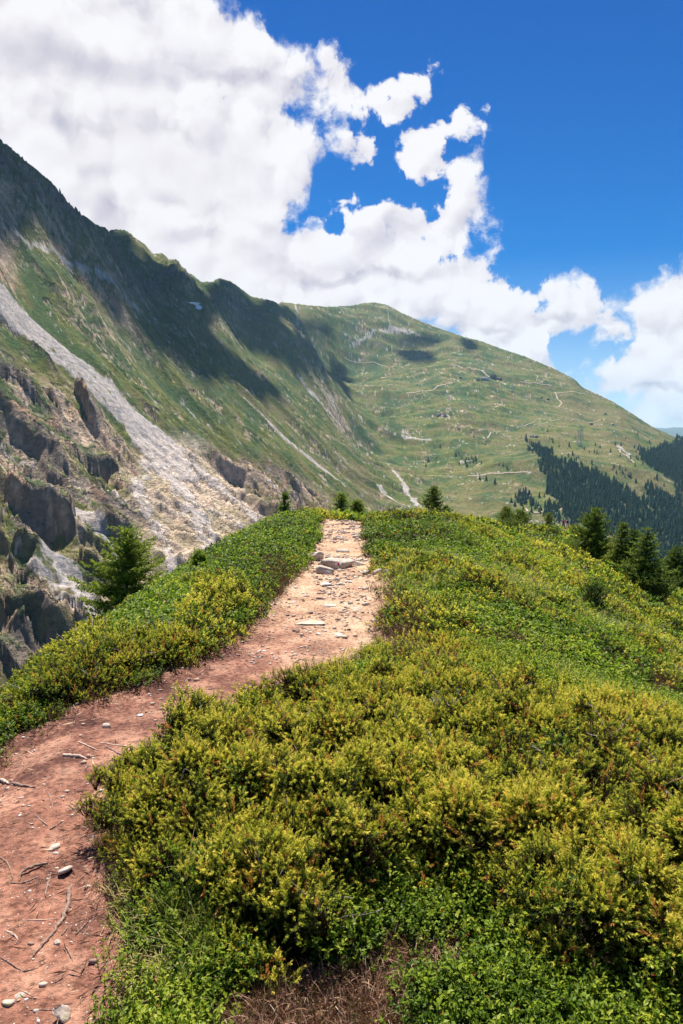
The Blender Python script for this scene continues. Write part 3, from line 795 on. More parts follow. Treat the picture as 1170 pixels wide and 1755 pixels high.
soil = n.ramp(s1, [(0.32, (0.15, 0.066, 0.046)), (0.48, (0.275, 0.122, 0.080)), (0.64, (0.45, 0.24, 0.160))])
pale = n.ramp(s1, [(0.32, (0.34, 0.19, 0.115)), (0.50, (0.48, 0.31, 0.195)), (0.66, (0.57, 0.42, 0.28))])
col = n.mix(ast.outputs['Fac'], soil, pale)
grit = n.ramp(s2, [(0.36, (0.42, 0.37, 0.35)), (0.5, (1, 1, 1)), (0.64, (1.35, 1.3, 1.25))])
col = n.mix(0.9, col, grit, 'MULTIPLY')
col = n.mix(n.mapr(s3, 0.60, 0.74), col, (0.52, 0.42, 0.33))
vo = n.new('ShaderNodeTexVoronoi'); n.put(vo.inputs['Vector'], O); vo.inputs['Scale'].default_value = 62
chip = n.math('MULTIPLY', n.mapr(vo.outputs['Distance'], 0.26, 0.16), n.math('GREATER_THAN', n.voro(n.vec('MULTIPLY', vo.outputs['Position'], (1, 1, 1)), 1.0), -1.0))
sepc = n.new('ShaderNodeSeparateColor'); n.l.new(vo.outputs['Color'], sepc.inputs[0])
chipsel = n.math('MULTIPLY', chip, n.math('GREATER_THAN', sepc.outputs[0], n.math('MULTIPLY_ADD', ast.outputs['Fac'], -0.22, 0.86)))
col = n.mix(chipsel, col, n.mix(sepc.outputs[1], (0.36, 0.25, 0.19), (0.66, 0.58, 0.50)))
humus = n.ramp(s2, [(0.3, (0.030, 0.019, 0.012)), (0.6, (0.085, 0.048, 0.030))])
strawc = n.ramp(s2, [(0.3, (0.06, 0.03, 0.02)), (0.6, (0.20, 0.11, 0.07))])
col2 = n.mix(asr.outputs['Fac'], humus, strawc)
wornf = n.mapr(n.math('ADD', aw.outputs['Fac'], n.math('MULTIPLY_ADD', s2, 0.5, -0.25)), 0.30, 0.60)
adk = n.new('ShaderNodeAttribute', attribute_name='humus')
col = n.mix(n.math('MULTIPLY', adk.outputs['Fac'], n.mapr(n.math('ADD', s1, n.math('MULTIPLY', s2, 0.5)), 0.55, 0.85, 1.0, 0.25)), col, (0.085, 0.036, 0.028))
colf = n.mix(wornf, col2, col)
n.put(b.inputs['Base Color'], colf)
b.inputs['Roughness'].default_value = 0.95; b.inputs['Specular IOR Level'].default_value = 0.15
bp = n.new('ShaderNodeBump'); bp.inputs['Strength'].default_value = 0.9; bp.inputs['Distance'].default_value = 0.018
n.put(bp.inputs['Height'], n.math('ADD', n.math('ADD', n.math('MULTIPLY', s1, 0.6), s2), n.math('MULTIPLY_ADD', s3, 0.35, n.math('MULTIPLY', chipsel, 0.25)))); n.l.new(bp.outputs[0], b.inputs['Normal'])
worn = np.clip(nb, 0, 1)
humusf = np.maximum(1.0 * sstep(-poly_sd(nx, ny, Z_SHELF), -0.30, 0.08), 0.75 * sstep(npf, -0.22, 0.02) * (1 - sstep(ny, 6, 9))) * sstep(fbm(nx * 1.7, ny * 1.7, 4, 0.6, 431), -0.45, -0.02)
palef = sstep(ny + 0.8 * fbm(nx, ny, 3, .5, 430) + 1.2 * nx, 4.6, 7.6)
at = lambda k=None: {'worn': ('POINT', worn), 'pale': ('POINT', palef), 'straw': ('POINT', ns_), 'humus': ('POINT', humusf)}
def submesh(q):
    used, inv = np.unique(q, return_inverse=True)
    return NV[used], inv.reshape(q.shape), {k: ('POINT', v[1][used]) for k, v in at().items()}
v_, q_, a_ = submesh(nq[~ispath]); link('ground', mesh_np('ground', v_, quads=q_, attrs=a_, smooth=True), [m], kind='structure')
v_, q_, a_ = submesh(nq[ispath]); link('path', mesh_np('path', v_, quads=q_, attrs=a_, smooth=True), [m], kind='structure')

# ------------------------------------------------------------------ plant shapes
def unit(v):
    return v / (np.linalg.norm(v, axis=-1, keepdims=True) + 1e-9)
def leaves_mesh(base, dirv, L, Wd, tone, fold=0.3, up=None):
    """many leaf faces: each a folded lozenge of 4 vertices (2 triangles)"""
    n_ = len(base); dirv = unit(dirv)
    rnd = rng.normal(size=(n_, 3)) if up is None else np.tile(np.array(up, float), (n_, 1)) + rng.normal(size=(n_, 3)) * 0.45
    side = unit(np.cross(dirv, rnd)); nor = np.cross(side, dirv)
    L = np.broadcast_to(L, n_)[:, None]; Wd = np.broadcast_to(Wd, n_)[:, None]
    a = base; tip = base + dirv * L; mid = base + dirv * L * 0.5 + nor * L * 0.07
    l = mid + side * Wd * 0.5 + nor * Wd * fold * 0.5; r = mid - side * Wd * 0.5 + nor * Wd * fold * 0.5
    V = np.stack([a, r, tip, l], 1).reshape(-1, 3)
    i = np.arange(n_) * 4
    F = np.concatenate([np.stack([i, i + 1, i + 2], 1), np.stack([i, i + 2, i + 3], 1)])
    return V, F, np.repeat(np.broadcast_to(tone, n_), 4)
def stems_mesh(P0, P1, w, tone):
    """thin three-sided twigs"""
    n_ = len(P0); d = unit(P1 - P0); s = unit(np.cross(d, rng.normal(size=(n_, 3)))); t = np.cross(d, s)
    w = np.broadcast_to(w, n_)[:, None]
    ring = [s, -0.5 * s + 0.87 * t, -0.5 * s - 0.87 * t]
    V = np.stack([P0 + r * w for r in ring] + [P1 + r * w * 0.5 for r in ring], 1).reshape(-1, 3)
    i = np.arange(n_) * 6
    F = np.concatenate([np.stack([i + a, i + b, i + b + 3, i + a + 3], 1) for a, b in ((0, 1), (1, 2), (2, 0))])
    return V, F, np.repeat(np.broadcast_to(tone, n_), 6)
def join(parts, name, mat=None):
    Vs, T, Q, tn = [], [], [], []; o = 0
    for V, F, t in parts:
        (Q if F.shape[1] == 4 else T).append(F + o); Vs.append(V); tn.append(t); o += len(V)
    me = mesh_np(name, np.concatenate(Vs), F=np.concatenate(T) if T else None, quads=np.concatenate(Q) if Q else None, attrs={'tone': ('POINT', np.concatenate(tn))})
    if mat: me.materials.append(mat)
    return me

def leaf_mat(name, stops, spec=0.3, rough=0.55, trans=0.25, var=0.35, tint=None, odd=None):
    m, n, b = material(name)
    a = n.new('ShaderNodeAttribute', attribute_name='tone')
    oi = n.new('ShaderNodeObjectInfo')
    f = n.math('MULTIPLY_ADD', n.math('SUBTRACT', oi.outputs['Random'], 0.5), var, a.outputs['Fac'])
    if tint is not None:
        ti = n.new('ShaderNodeAttribute', attribute_name='tint', attribute_type='INSTANCER')
        f = n.math('ADD', f, ti.outputs['Fac'])
    c = n.ramp(f, stops)
    if odd: c = n.mix(n.math('GREATER_THAN', a.outputs['Fac'], 0.985), c, odd)
    n.put(b.inputs['Base Color'], c); b.inputs['Roughness'].default_value = rough; b.inputs['Specular IOR Level'].default_value = spec
    if trans > 0:
        tr = n.new('ShaderNodeBsdfTranslucent'); n.put(tr.inputs['Color'], c)
        mx = n.new('ShaderNodeMixShader'); mx.inputs[0].default_value = trans
        n.l.new(b.outputs[0], mx.inputs[1]); n.l.new(tr.outputs[0], mx.inputs[2])
        out = [x for x in m.node_tree.nodes if x.type == 'OUTPUT_MATERIAL'][0]
        n.l.new(mx.outputs[0], out.inputs[0])
    return m
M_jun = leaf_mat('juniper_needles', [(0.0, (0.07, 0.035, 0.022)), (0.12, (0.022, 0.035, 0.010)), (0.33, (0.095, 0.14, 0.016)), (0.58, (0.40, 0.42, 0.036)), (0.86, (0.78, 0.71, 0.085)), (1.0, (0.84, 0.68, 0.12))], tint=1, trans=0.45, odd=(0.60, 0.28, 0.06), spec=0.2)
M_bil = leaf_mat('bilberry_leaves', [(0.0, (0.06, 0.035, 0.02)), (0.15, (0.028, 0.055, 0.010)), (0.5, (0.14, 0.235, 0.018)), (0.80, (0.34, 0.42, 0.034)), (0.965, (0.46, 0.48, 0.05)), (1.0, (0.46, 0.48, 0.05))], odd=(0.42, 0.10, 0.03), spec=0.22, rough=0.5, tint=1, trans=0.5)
M_gra = leaf_mat('grass_blades', [(0.0, (0.14, 0.21, 0.025)), (0.5, (0.25, 0.31, 0.045)), (0.75, (0.46, 0.38, 0.12)), (1.0, (0.60, 0.45, 0.24))], tint=1, trans=0.35)
M_hea = leaf_mat('heath_twigs', [(0.0, (0.11, 0.05, 0.035)), (0.4, (0.22, 0.095, 0.055)), (0.7, (0.16, 0.16, 0.035)), (1.0, (0.40, 0.23, 0.16))], tint=1, trans=0.2, spec=0.1)
M_bark = leaf_mat('twig_bark', [(0.0, (0.14, 0.10, 0.08)), (1.0, (0.34, 0.28, 0.23))], trans=0, spec=0.1, rough=0.9)

def disc(n_, r):
    a = rng.random(n_) * 2 * np.pi; q = np.sqrt(rng.random(n_)) * r
    return np.stack([np.cos(a) * q, np.sin(a) * q, np.zeros(n_)], 1)
def juniper(nsh, R_, ln, nneedle, nl, nw):
    """prostrate juniper: short shoots crowded with stiff spreading needles, pale at the tips"""
    base = disc(nsh, R_); dome = np.sqrt(np.clip(1 - (base[:, 0] ** 2 + base[:, 1] ** 2) / R_ ** 2, 0, 1)); base[:, 2] = 0.050 * dome - 0.02 + rng.random(nsh) * 0.010
    out = base.copy(); out[:, 2] = 0
    d = unit(out / R_ * 1.0 + rng.normal(size=(nsh, 3)) * 0.5 + np.array([0, 0, 0.40]))
    L = ln * (0.5 + 0.8 * rng.random(nsh))
    k = nneedle; t = ((np.arange(k) + 0.5) / k) ** 0.75
    pos = base[:, None] + d[:, None] * (L[:, None, None] * t[None, :, None]) + np.array([0, 0, 1.0]) * (0.30 * L[:, None, None] * t[None, :, None] ** 2)
    rad = rng.normal(size=(nsh, k, 3)); rad -= (rad * d[:, None]).sum(-1, keepdims=True) * d[:, None]; rad = unit(rad)
    nd_ = rad * (1.0 - 0.55 * t[None, :, None]) + d[:, None] * (0.35 + 0.5 * t[None, :, None])
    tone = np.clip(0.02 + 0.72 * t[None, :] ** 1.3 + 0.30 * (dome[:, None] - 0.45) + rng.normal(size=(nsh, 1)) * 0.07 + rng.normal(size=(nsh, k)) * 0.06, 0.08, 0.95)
    tone = np.where(rng.random((nsh, 1)) < 0.025, 1.0, tone)
    V, F, tn = leaves_mesh(pos.reshape(-1, 3), nd_.reshape(-1, 3), nl * (0.75 + 0.5 * rng.random(nsh * k)), nw, tone.ravel())
    root = base * 0.3 - np.array([0, 0, 0.04])
    return [(V, F, tn), stems_mesh(root, base + d * L[:, None] * 0.6, 0.0018, 0.02)]
def bilberry(nst, R_, ln, nleaf, nl, nw):
    base = disc(nst, R_); d = unit(base / R_ * 0.5 + rng.normal(size=(nst, 3)) * 0.25 + np.array([0, 0, 1.0])); L = ln * (0.55 + 0.6 * rng.random(nst))
    k = nleaf; t = 0.25 + 0.75 * (np.arange(k) + 0.5) / k
    pos = base[:, None] + d[:, None] * (L[:, None, None] * t[None, :, None])
    nd_ = rng.normal(size=pos.shape) * 0.7 + d[:, None] * 0.55; nd_[..., 2] *= 0.6
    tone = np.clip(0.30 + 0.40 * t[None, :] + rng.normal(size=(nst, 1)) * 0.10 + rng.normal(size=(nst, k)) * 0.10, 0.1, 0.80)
    tone = np.where(rng.random((nst, k)) < 0.004, 1.0, tone)
    V, F, tn = leaves_mesh(pos.reshape(-1, 3), nd_.reshape(-1, 3), nl * (0.7 + 0.6 * rng.random(nst * k)), nw * (0.8 + 0.4 * rng.random(nst * k)), tone.ravel(), up=(0, 0, 1))
    return [(V, F, tn), stems_mesh(base - np.array([0, 0, .04]), base + d * L[:, None], 0.0012, 0.05)]
def grass(nbl, R_, ln, w, dry, lay=0.5, seg=5):
    base = disc(nbl, R_); a = rng.random(nbl) * 2 * np.pi
    h = np.stack([np.cos(a), np.sin(a), np.zeros(nbl)], 1); L = ln * (0.5 + 0.8 * rng.random(nbl)); ly = lay * (0.4 + 1.2 * rng.random(nbl))
    t = np.linspace(0, 1, seg + 1)
    ang = ly[:, None] * t[None, :] * 1.9 + 0.15
    step = L[:, None] / seg
    dx = np.concatenate([np.zeros((nbl, 1)), np.cumsum(np.sin(ang[:, 1:]) * step, 1)], 1); dz = np.concatenate([np.zeros((nbl, 1)), np.cumsum(np.cos(ang[:, 1:]) * step, 1)], 1)
    P_ = base[:, None] + h[:, None] * dx[..., None] + np.array([0, 0, 1.0]) * dz[..., None]
    side = np.cross(h, [0, 0, 1.0])[:, None]; ww = (w * (1 - t ** 1.6) + w * .08)[None, :, None] * 0.5
    V = np.stack([P_ - side * ww, P_ + side * ww], 2).reshape(-1, 3)
    per = 2 * (seg + 1); F = []
    for s_ in range(seg):
        i = np.arange(nbl) * per + s_ * 2; F.append(np.stack([i, i + 1, i + 3, i + 2], 1))
    tone = np.repeat(np.clip(dry + rng.normal(size=nbl) * 0.2, 0, 1), per)
    return [(V, np.concatenate(F), tone)]
def heath(nst, R_, ln, k):
    base = disc(nst, R_); d = unit(base / R_ * 0.6 + rng.normal(size=(nst, 3)) * 0.35 + np.array([0, 0, .8])); L = ln * (0.5 + 0.7 * rng.random(nst))
    t = 0.2 + 0.8 * (np.arange(k) + .5) / k
    pos = base[:, None] + d[:, None] * (L[:, None, None] * t[None, :, None]) + rng.normal(size=(nst, k, 3)) * 0.006
    tone = np.clip(0.45 + rng.normal(size=(nst, k)) * 0.25, 0, 1)
    V, F, tn = leaves_mesh(pos.reshape(-1, 3), rng.normal(size=(nst * k, 3)) + np.repeat(d, k, 0), 0.008, 0.004, tone.ravel())
    return [(V, F, tn), stems_mesh(base - np.array([0, 0, .02]), base + d * L[:, None], 0.0016, 0.85)]

def proto_collection(name, meshes):
    c = bpy.data.collections.new(name)
    for i, me in enumerate(meshes):
        o = bpy.data.objects.new('%s_form_%s' % (name, 'abcdefghij'[i]), me); c.objects.link(o)
    return c
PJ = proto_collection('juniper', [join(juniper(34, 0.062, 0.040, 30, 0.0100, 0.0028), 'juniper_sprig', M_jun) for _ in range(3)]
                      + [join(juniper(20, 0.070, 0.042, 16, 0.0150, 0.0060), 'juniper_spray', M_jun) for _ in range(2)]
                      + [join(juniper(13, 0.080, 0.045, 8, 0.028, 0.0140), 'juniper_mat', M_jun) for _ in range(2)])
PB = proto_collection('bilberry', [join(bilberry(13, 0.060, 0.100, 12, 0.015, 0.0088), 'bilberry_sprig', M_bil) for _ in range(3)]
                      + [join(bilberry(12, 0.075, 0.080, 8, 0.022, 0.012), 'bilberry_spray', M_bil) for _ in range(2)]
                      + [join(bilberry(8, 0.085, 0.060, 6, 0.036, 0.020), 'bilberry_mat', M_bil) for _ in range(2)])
PG = proto_collection('grass', [join(grass(26, 0.03, 0.17, 0.0042, 0.30), 'grass_tuft', M_gra) for _ in range(2)]
                      + [join(grass(22, 0.04, 0.12, 0.005, 0.78, 0.9), 'dry_grass_tuft', M_gra) for _ in range(2)]
                      + [join(grass(16, 0.07, 0.11, 0.012, 0.55, 0.6, 3), 'grass_clump', M_gra) for _ in range(2)])
M_dead = leaf_mat('dead_blades', [(0.0, (0.20, 0.095, 0.060)), (0.5, (0.36, 0.20, 0.13)), (0.85, (0.58, 0.40, 0.27)), (1.0, (0.68, 0.52, 0.38))], trans=0.2, spec=0.1)
PD = proto_collection('dead_grass_form', [join(grass(26, 0.05, 0.11, 0.0038, 0.5, 1.1), 'dead_grass_tuft', M_dead) for _ in range(3)])
PH = proto_collection('heath', [join(heath(16, 0.06, 0.07, 10), 'heath_sprig', M_hea) for _ in range(3)]
                      + [join(heath(12, 0.09, 0.06, 5), 'heath_mat', M_hea) for _ in range(2)])

def scatter(name, pts, rot, scl, idx, tint, coll, label=None):
    me = bpy.data.meshes.new(name); me.vertices.add(len(pts)); me.vertices.foreach_set('co', np.asarray(pts, np.float32).ravel())
    for k, ty, arr, key in (('rot', 'FLOAT_VECTOR', rot, 'vector'), ('scl', 'FLOAT', scl, 'value'), ('idx', 'INT', idx, 'value'), ('tint', 'FLOAT', tint, 'value')):
        a = me.attributes.new(k, ty, 'POINT'); a.data.foreach_set(key, np.asarray(arr, np.int32 if ty == 'INT' else np.float32).ravel())
    ng_ = bpy.data.node_groups.new(name + '_scatter', 'GeometryNodeTree')
    ng_.interface.new_socket('Geometry', in_out='INPUT', socket_type='NodeSocketGeometry'); ng_.interface.new_socket('Geometry', in_out='OUTPUT', socket_type='NodeSocketGeometry')
    n_ = ng_.nodes; l_ = ng_.links
    gi = n_.new('NodeGroupInput'); go = n_.new('NodeGroupOutput'); ci = n_.new('GeometryNodeCollectionInfo'); ip = n_.new('GeometryNodeInstanceOnPoints')
    ci.inputs['Collection'].default_value = coll; ci.inputs['Separate Children'].default_value = True; ci.inputs['Reset Children'].default_value = True
    def attr(nm, dt):
        a = n_.new('GeometryNodeInputNamedAttribute'); a.data_type = dt; a.inputs['Name'].default_value = nm
        return [s for s in a.outputs if s.enabled and s.name == 'Attribute'][0]
    l_.new(gi.outputs[0], ip.inputs['Points']); l_.new(ci.outputs[0], ip.inputs['Instance']); ip.inputs['Pick Instance'].default_value = True
    l_.new(attr('idx', 'INT'), ip.inputs['Instance Index']); l_.new(attr('scl', 'FLOAT'), ip.inputs['Scale'])
    e2r = n_.new('FunctionNodeEulerToRotation'); l_.new(attr('rot', 'FLOAT_VECTOR'), e2r.inputs[0]); l_.new(e2r.outputs[0], ip.inputs['Rotation'])
    l_.new(ip.outputs[0], go.inputs[0])
    o = link(name, me, kind='stuff')
    if label: o['label'] = label
    md = o.modifiers.new('scatter', 'NODES'); md.node_group = ng_
    return o

# candidate places: rings of decreasing density
rings = [(1.35, 3.2, 36, 800), (3.2, 6.0, 34, 560), (6.0, 10.0, 34, 330), (10, 16, 34, 230), (16, 27, 34, 125), (27, 48, 32, 55), (48, 135, 30, 10.0)]
pt = []
for k, (ra, rb, ah, dens) in enumerate(rings):
    area = 0.5 * R(2 * ah) * (rb * rb - ra * ra); n_ = int(area * dens)
    r_ = np.sqrt(rng.random(n_) * (rb * rb - ra * ra) + ra * ra); a = (rng.random(n_) * 2 - 1) * R(ah)
    pt.append(np.stack([r_ * np.sin(a), r_ * np.cos(a), np.full(n_, k)], 1))
n_ = 34000; r_ = np.sqrt(rng.random(n_) * (14 ** 2 - 1) + 1); a = (rng.random(n_) * 2 - 1) * R(80); sel = np.abs(a) > R(34)
pt.append(np.stack([r_ * np.sin(a), r_ * np.cos(a), np.where(r_ < 5, 1, np.where(r_ < 10, 2, 3))], 1)[sel])
pt = np.concatenate(pt); px_, py_, pk = pt[:, 0], pt[:, 1], pt[:, 2].astype(int)
cj, ch, cg, cbare, cst, cpf, cd, cjf = cover(px_, py_)
hh = canopy(px_, py_, cj, cjf, cpf, cst); e_ = 0.05
hx_ = canopy(px_ + e_, py_, cj, cjf, cpf, cst); hy_ = canopy(px_, py_ + e_, cj, cjf, cpf, cst)
gz_ = ground_z(px_, py_)
u0 = rng.random(len(pt)); keep = u0 > np.clip(cbare * 1.02, 0, 1)
keep &= ~((cst > 0.5) & (rng.random(len(pt)) < 0.82))
lf = lump_f(px_, py_)
keep &= ~((cj > 0.5) & (pk < 3) & (rng.random(len(pt)) < 0.30))
keep &= ~((cj > 0.4) & (lf < 0.38) & (rng.random(len(pt)) < 0.85) & (pk < 5))
# kind of plant
w = np.stack([cj, np.clip(1 - cj - ch, 0.05, 1), cg * 0.9, ch], 1); w /= w.sum(1, keepdims=True)
uu = rng.random(len(pt)); kind = (uu[:, None] > np.cumsum(w, 1)).sum(1)
kind = np.where((cst > 0.4), 3, kind)
scale = np.array([1.0, 1.15, 1.45, 1.7, 2.2, 3.3, 6.5])[pk] * (0.75 + 0.55 * rng.random(len(pt)))
scale *= np.where(cpf < 0.12, 0.75, 1.0)
frac = np.where(rng.random(len(pt)) < 0.72, 1.0, rng.random(len(pt)))
tilt = np.stack([(hy_ - hh) / e_, -(hx_ - hh) / e_], 1) * 0.7; tilt = np.clip(tilt, -0.8, 0.8)
rot = np.stack([tilt[:, 0] + rng.normal(size=len(pt)) * 0.15, tilt[:, 1] + rng.normal(size=len(pt)) * 0.15, rng.random(len(pt)) * 6.28], 1)
sink = np.where(kind == 0, 0.055, 0.075) * np.where(pk >= 4, scale, np.minimum(scale, 2.4))
hh = hh * np.array([1, 1, 0.9, 0.75, 0.6, 0.6, 0.6])[pk]
tz = gz_ + np.maximum(hh * frac - sink * 0.9, -0.01 * scale)
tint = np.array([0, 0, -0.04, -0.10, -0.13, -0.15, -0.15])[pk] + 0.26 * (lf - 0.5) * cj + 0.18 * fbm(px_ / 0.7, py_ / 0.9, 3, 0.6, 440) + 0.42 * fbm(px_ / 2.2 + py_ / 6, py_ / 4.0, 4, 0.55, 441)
lodJ = np.array([0, 0, 3, 3, 5, 5, 5])[pk]; nJ = np.array([3, 3, 2, 2, 2, 2, 2])[pk]
idxJ = lodJ + (rng.random(len(pt)) * nJ).astype(int)
lodG = np.array([0, 0, 0, 4, 4, 4, 4])[pk]; idxG = lodG + (rng.random(len(pt)) * 2).astype(int) + np.where((lodG == 0) & ((cst > 0.3) | (cpf < 0.2) | (rng.random(len(pt)) < 0.25)), 2, 0)
lodH = np.array([0, 0, 0, 3, 3, 3, 3])[pk]; idxH = lodH + (rng.random(len(pt)) * 2).astype(int)
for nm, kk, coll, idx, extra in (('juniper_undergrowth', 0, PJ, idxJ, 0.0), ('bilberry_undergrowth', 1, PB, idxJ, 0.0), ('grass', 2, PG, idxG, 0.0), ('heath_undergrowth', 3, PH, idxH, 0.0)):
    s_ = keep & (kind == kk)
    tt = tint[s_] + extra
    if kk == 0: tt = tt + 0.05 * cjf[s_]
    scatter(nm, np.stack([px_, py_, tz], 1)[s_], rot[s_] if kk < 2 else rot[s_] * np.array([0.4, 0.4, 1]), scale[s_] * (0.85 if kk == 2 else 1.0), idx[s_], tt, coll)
    print(nm, s_.sum())
# dead twigs sticking out of the shrubs
def twigs(k):
    P0, P1 = [], []
    for _ in range(k):
        p = np.array([rng.normal() * .02, rng.normal() * .02, 0.0]); d = unit(rng.normal(size=3) * np.array([1, 1, .5]) + np.array([0, 0, .5]))
        for j in range(5):
            q = p + d * 0.028; P0.append(p); P1.append(q)
            if rng.random() < 0.6: P0.append(q); P1.append(q + unit(d + rng.normal(size=3) * .8) * 0.03)
            p = q; d = unit(d + rng.normal(size=3) * 0.25)
    V, F, t = stems_mesh(np.array(P0), np.array(P1), 0.0022, 0.8); me = mesh_np('dead_twig', V, quads=F, attrs={'tone': ('POINT', t)}); me.materials.append(M_bark); return me
PT = proto_collection('twigs', [twigs(2), twigs(3), twigs(4)])
sel = np.nonzero(keep & (cj > 0.4) & (rng.random(len(pt)) < np.array([.05, .05, .05, .05, .03, .01, 0])[pk]) & (cpf > 0.15))[0]
scatter('dead_twigs', np.stack([px_, py_, gz_ + hh * 0.8], 1)[sel], np.stack([rng.normal(size=len(sel)) * .6, rng.normal(size=len(sel)) * .6, rng.random(len(sel)) * 6.28], 1), (scale[sel] * 0.9), (rng.random(len(sel)) * 3).astype(int), np.zeros(len(sel)), PT)
# mats of dead grass on the bare patch
n_ = 2600; lo_, hi_ = Z_STRAW.min(0), Z_STRAW.max(0); q_ = lo_ + (hi_ - lo_) * rng.random((n_, 2)); q_ = q_[in_poly(q_[:, 0], q_[:, 1], Z_STRAW)]; n_ = len(q_)
g3 = fbm(q_[:, 0] * 3, q_[:, 1] * 3, 2, .5, 451) > -0.12
if g3.any():
  q3, q_ = q_[g3], q_; n3 = len(q3)
  scatter('dead_grass', np.stack([q3[:, 0], q3[:, 1], ground_z(q3[:, 0], q3[:, 1]) - 0.01], 1), np.stack([rng.normal(size=n3) * 0.9, rng.normal(size=n3) * 0.9, rng.random(n3) * 6.28], 1), 0.35 + 0.6 * rng.random(n3), (rng.random(n3) * 3).astype(int), np.zeros(n3), PD)
scatter('dead_heath', np.stack([q_[:, 0] + 0.02, q_[:, 1], ground_z(q_[:, 0], q_[:, 1])], 1), np.stack([rng.normal(size=n_) * 0.9, rng.normal(size=n_) * 0.9, rng.random(n_) * 6.28], 1), 0.35 + 0.4 * rng.random(n_), (rng.random(n_) * 3).astype(int), -0.35 + 0.25 * rng.random(n_), PH)
# straw litter on the bare patch and along the path edge
n_ = 60000; ra, rb = 1.35, 7.5
r_ = np.sqrt(rng.random(n_) * (rb * rb - ra * ra) + ra * ra); a = (rng.random(n_) * 2 - 1) * R(30); lx, ly_ = r_ * np.sin(a), r_ * np.cos(a)
lj, lh, lg, lb, lst, lpf, ld, _ = cover(lx, ly_)
pr = np.clip(1.0 * lst + 0.40 * np.exp(-((lpf + 0.02) / 0.10) ** 2) + 0.03 + 0.22 * lb * (lpf > 0.05), 0, 1)
s_ = rng.random(n_) < pr; lx, ly_, lst, lpf = lx[s_], ly_[s_], lst[s_], lpf[s_]; n_ = len(lx)
a = rng.random(n_) * 6.28; dl = np.stack([np.cos(a), np.sin(a), rng.random(n_) * 0.35], 1)
V, F, tn = leaves_mesh(np.stack([lx, ly_, ground_z(lx, ly_) + 0.004 + 0.015 * rng.random(n_) * (lst + 0.2)], 1), dl, 0.02 + 0.05 * rng.random(n_), 0.0022 + 0.0015 * rng.random(n_), np.where(rng.random(n_) < 0.35, 0.2, 0.55 + 0.45 * rng.random(n_)))
M_lit = leaf_mat('litter', [(0.0, (0.09, 0.045, 0.030)), (0.5, (0.24, 0.125, 0.08)), (0.8, (0.42, 0.27, 0.17)), (1.0, (0.58, 0.44, 0.30))], trans=0.0, var=0)
me = join([(V, F, tn)], 'litter', M_lit); link('needle_litter', me, kind='stuff')

# ------------------------------------------------------------------ stones on and beside the path
def ico(sub):
    import bmesh
    bm = bmesh.new(); bmesh.ops.create_icosphere(bm, subdivisions=sub, radius=1.0)
    V = np.array([v.co[:] for v in bm.verts]); F = np.array([[v.index for v in f.verts] for f in bm.faces]); bm.free()
    return V, F
ICO2, ICO3, ICO1 = ico(2), ico(3), ico(1)
m, n, b = material('stone')
tcn = n.new('ShaderNodeTexCoord'); O = tcn.outputs['Object']
at_ = n.new('ShaderNodeAttribute', attribute_name='tone')
oi = n.new('ShaderNodeObjectInfo')
s1 = n.noise(O, 14, 6, 0.65); s2 = n.noise(O, 70, 3, 0.6)
c = n.ramp(s1, [(0.3, (0.34, 0.26, 0.21)), (0.5, (0.52, 0.42, 0.34)), (0.68, (0.68, 0.58, 0.49))])
c = n.mix(n.mapr(s2, 0.56, 0.72, 0, 0.6), c, (0.22, 0.19, 0.17))
lich = n.math('MULTIPLY', n.mapr(n.noise(O, 24, 4, 0.6), 0.52, 0.62), n.math('SUBTRACT', at_.outputs['Fac'], 0.0))
c = n.mix(lich, c, (0.40, 0.40, 0.20))
n.put(b.inputs['Base Color'], c); b.inputs['Roughness'].default_value = 0.9
bp = n.new('ShaderNodeBump'); bp.inputs['Strength'].default_value = 0.6; bp.inputs['Distance'].default_value = 0.008
n.put(bp.inputs['Height'], n.math('ADD', s1, n.math('MULTIPLY', s2, 0.4))); n.l.new(bp.outputs[0], b.inputs['Normal'])
M_stone = m
m, n, b = material('dark_stone'); tcn = n.new('ShaderNodeTexCoord')
n.put(b.inputs['Base Color'], n.ramp(n.noise(tcn.outputs['Object'], 30, 5, 0.7), [(0.35, (0.10, 0.08, 0.075)), (0.6, (0.30, 0.25, 0.22))])); M_dstone = m
m, n, b = material('quartz_stone'); tcn = n.new('ShaderNodeTexCoord')
n.put(b.inputs['Base Color'], n.ramp(n.noise(tcn.outputs['Object'], 30, 5, 0.7), [(0.35, (0.48, 0.42, 0.36)), (0.6, (0.72, 0.67, 0.61))])); M_qstone = m
m, n, b = material('rust_stone'); tcn = n.new('ShaderNodeTexCoord')
n.put(b.inputs['Base Color'], n.ramp(n.noise(tcn.outputs['Object'], 14, 5, 0.7), [(0.35, (0.36, 0.13, 0.07)), (0.6, (0.50, 0.30, 0.21))])); M_rstone = m

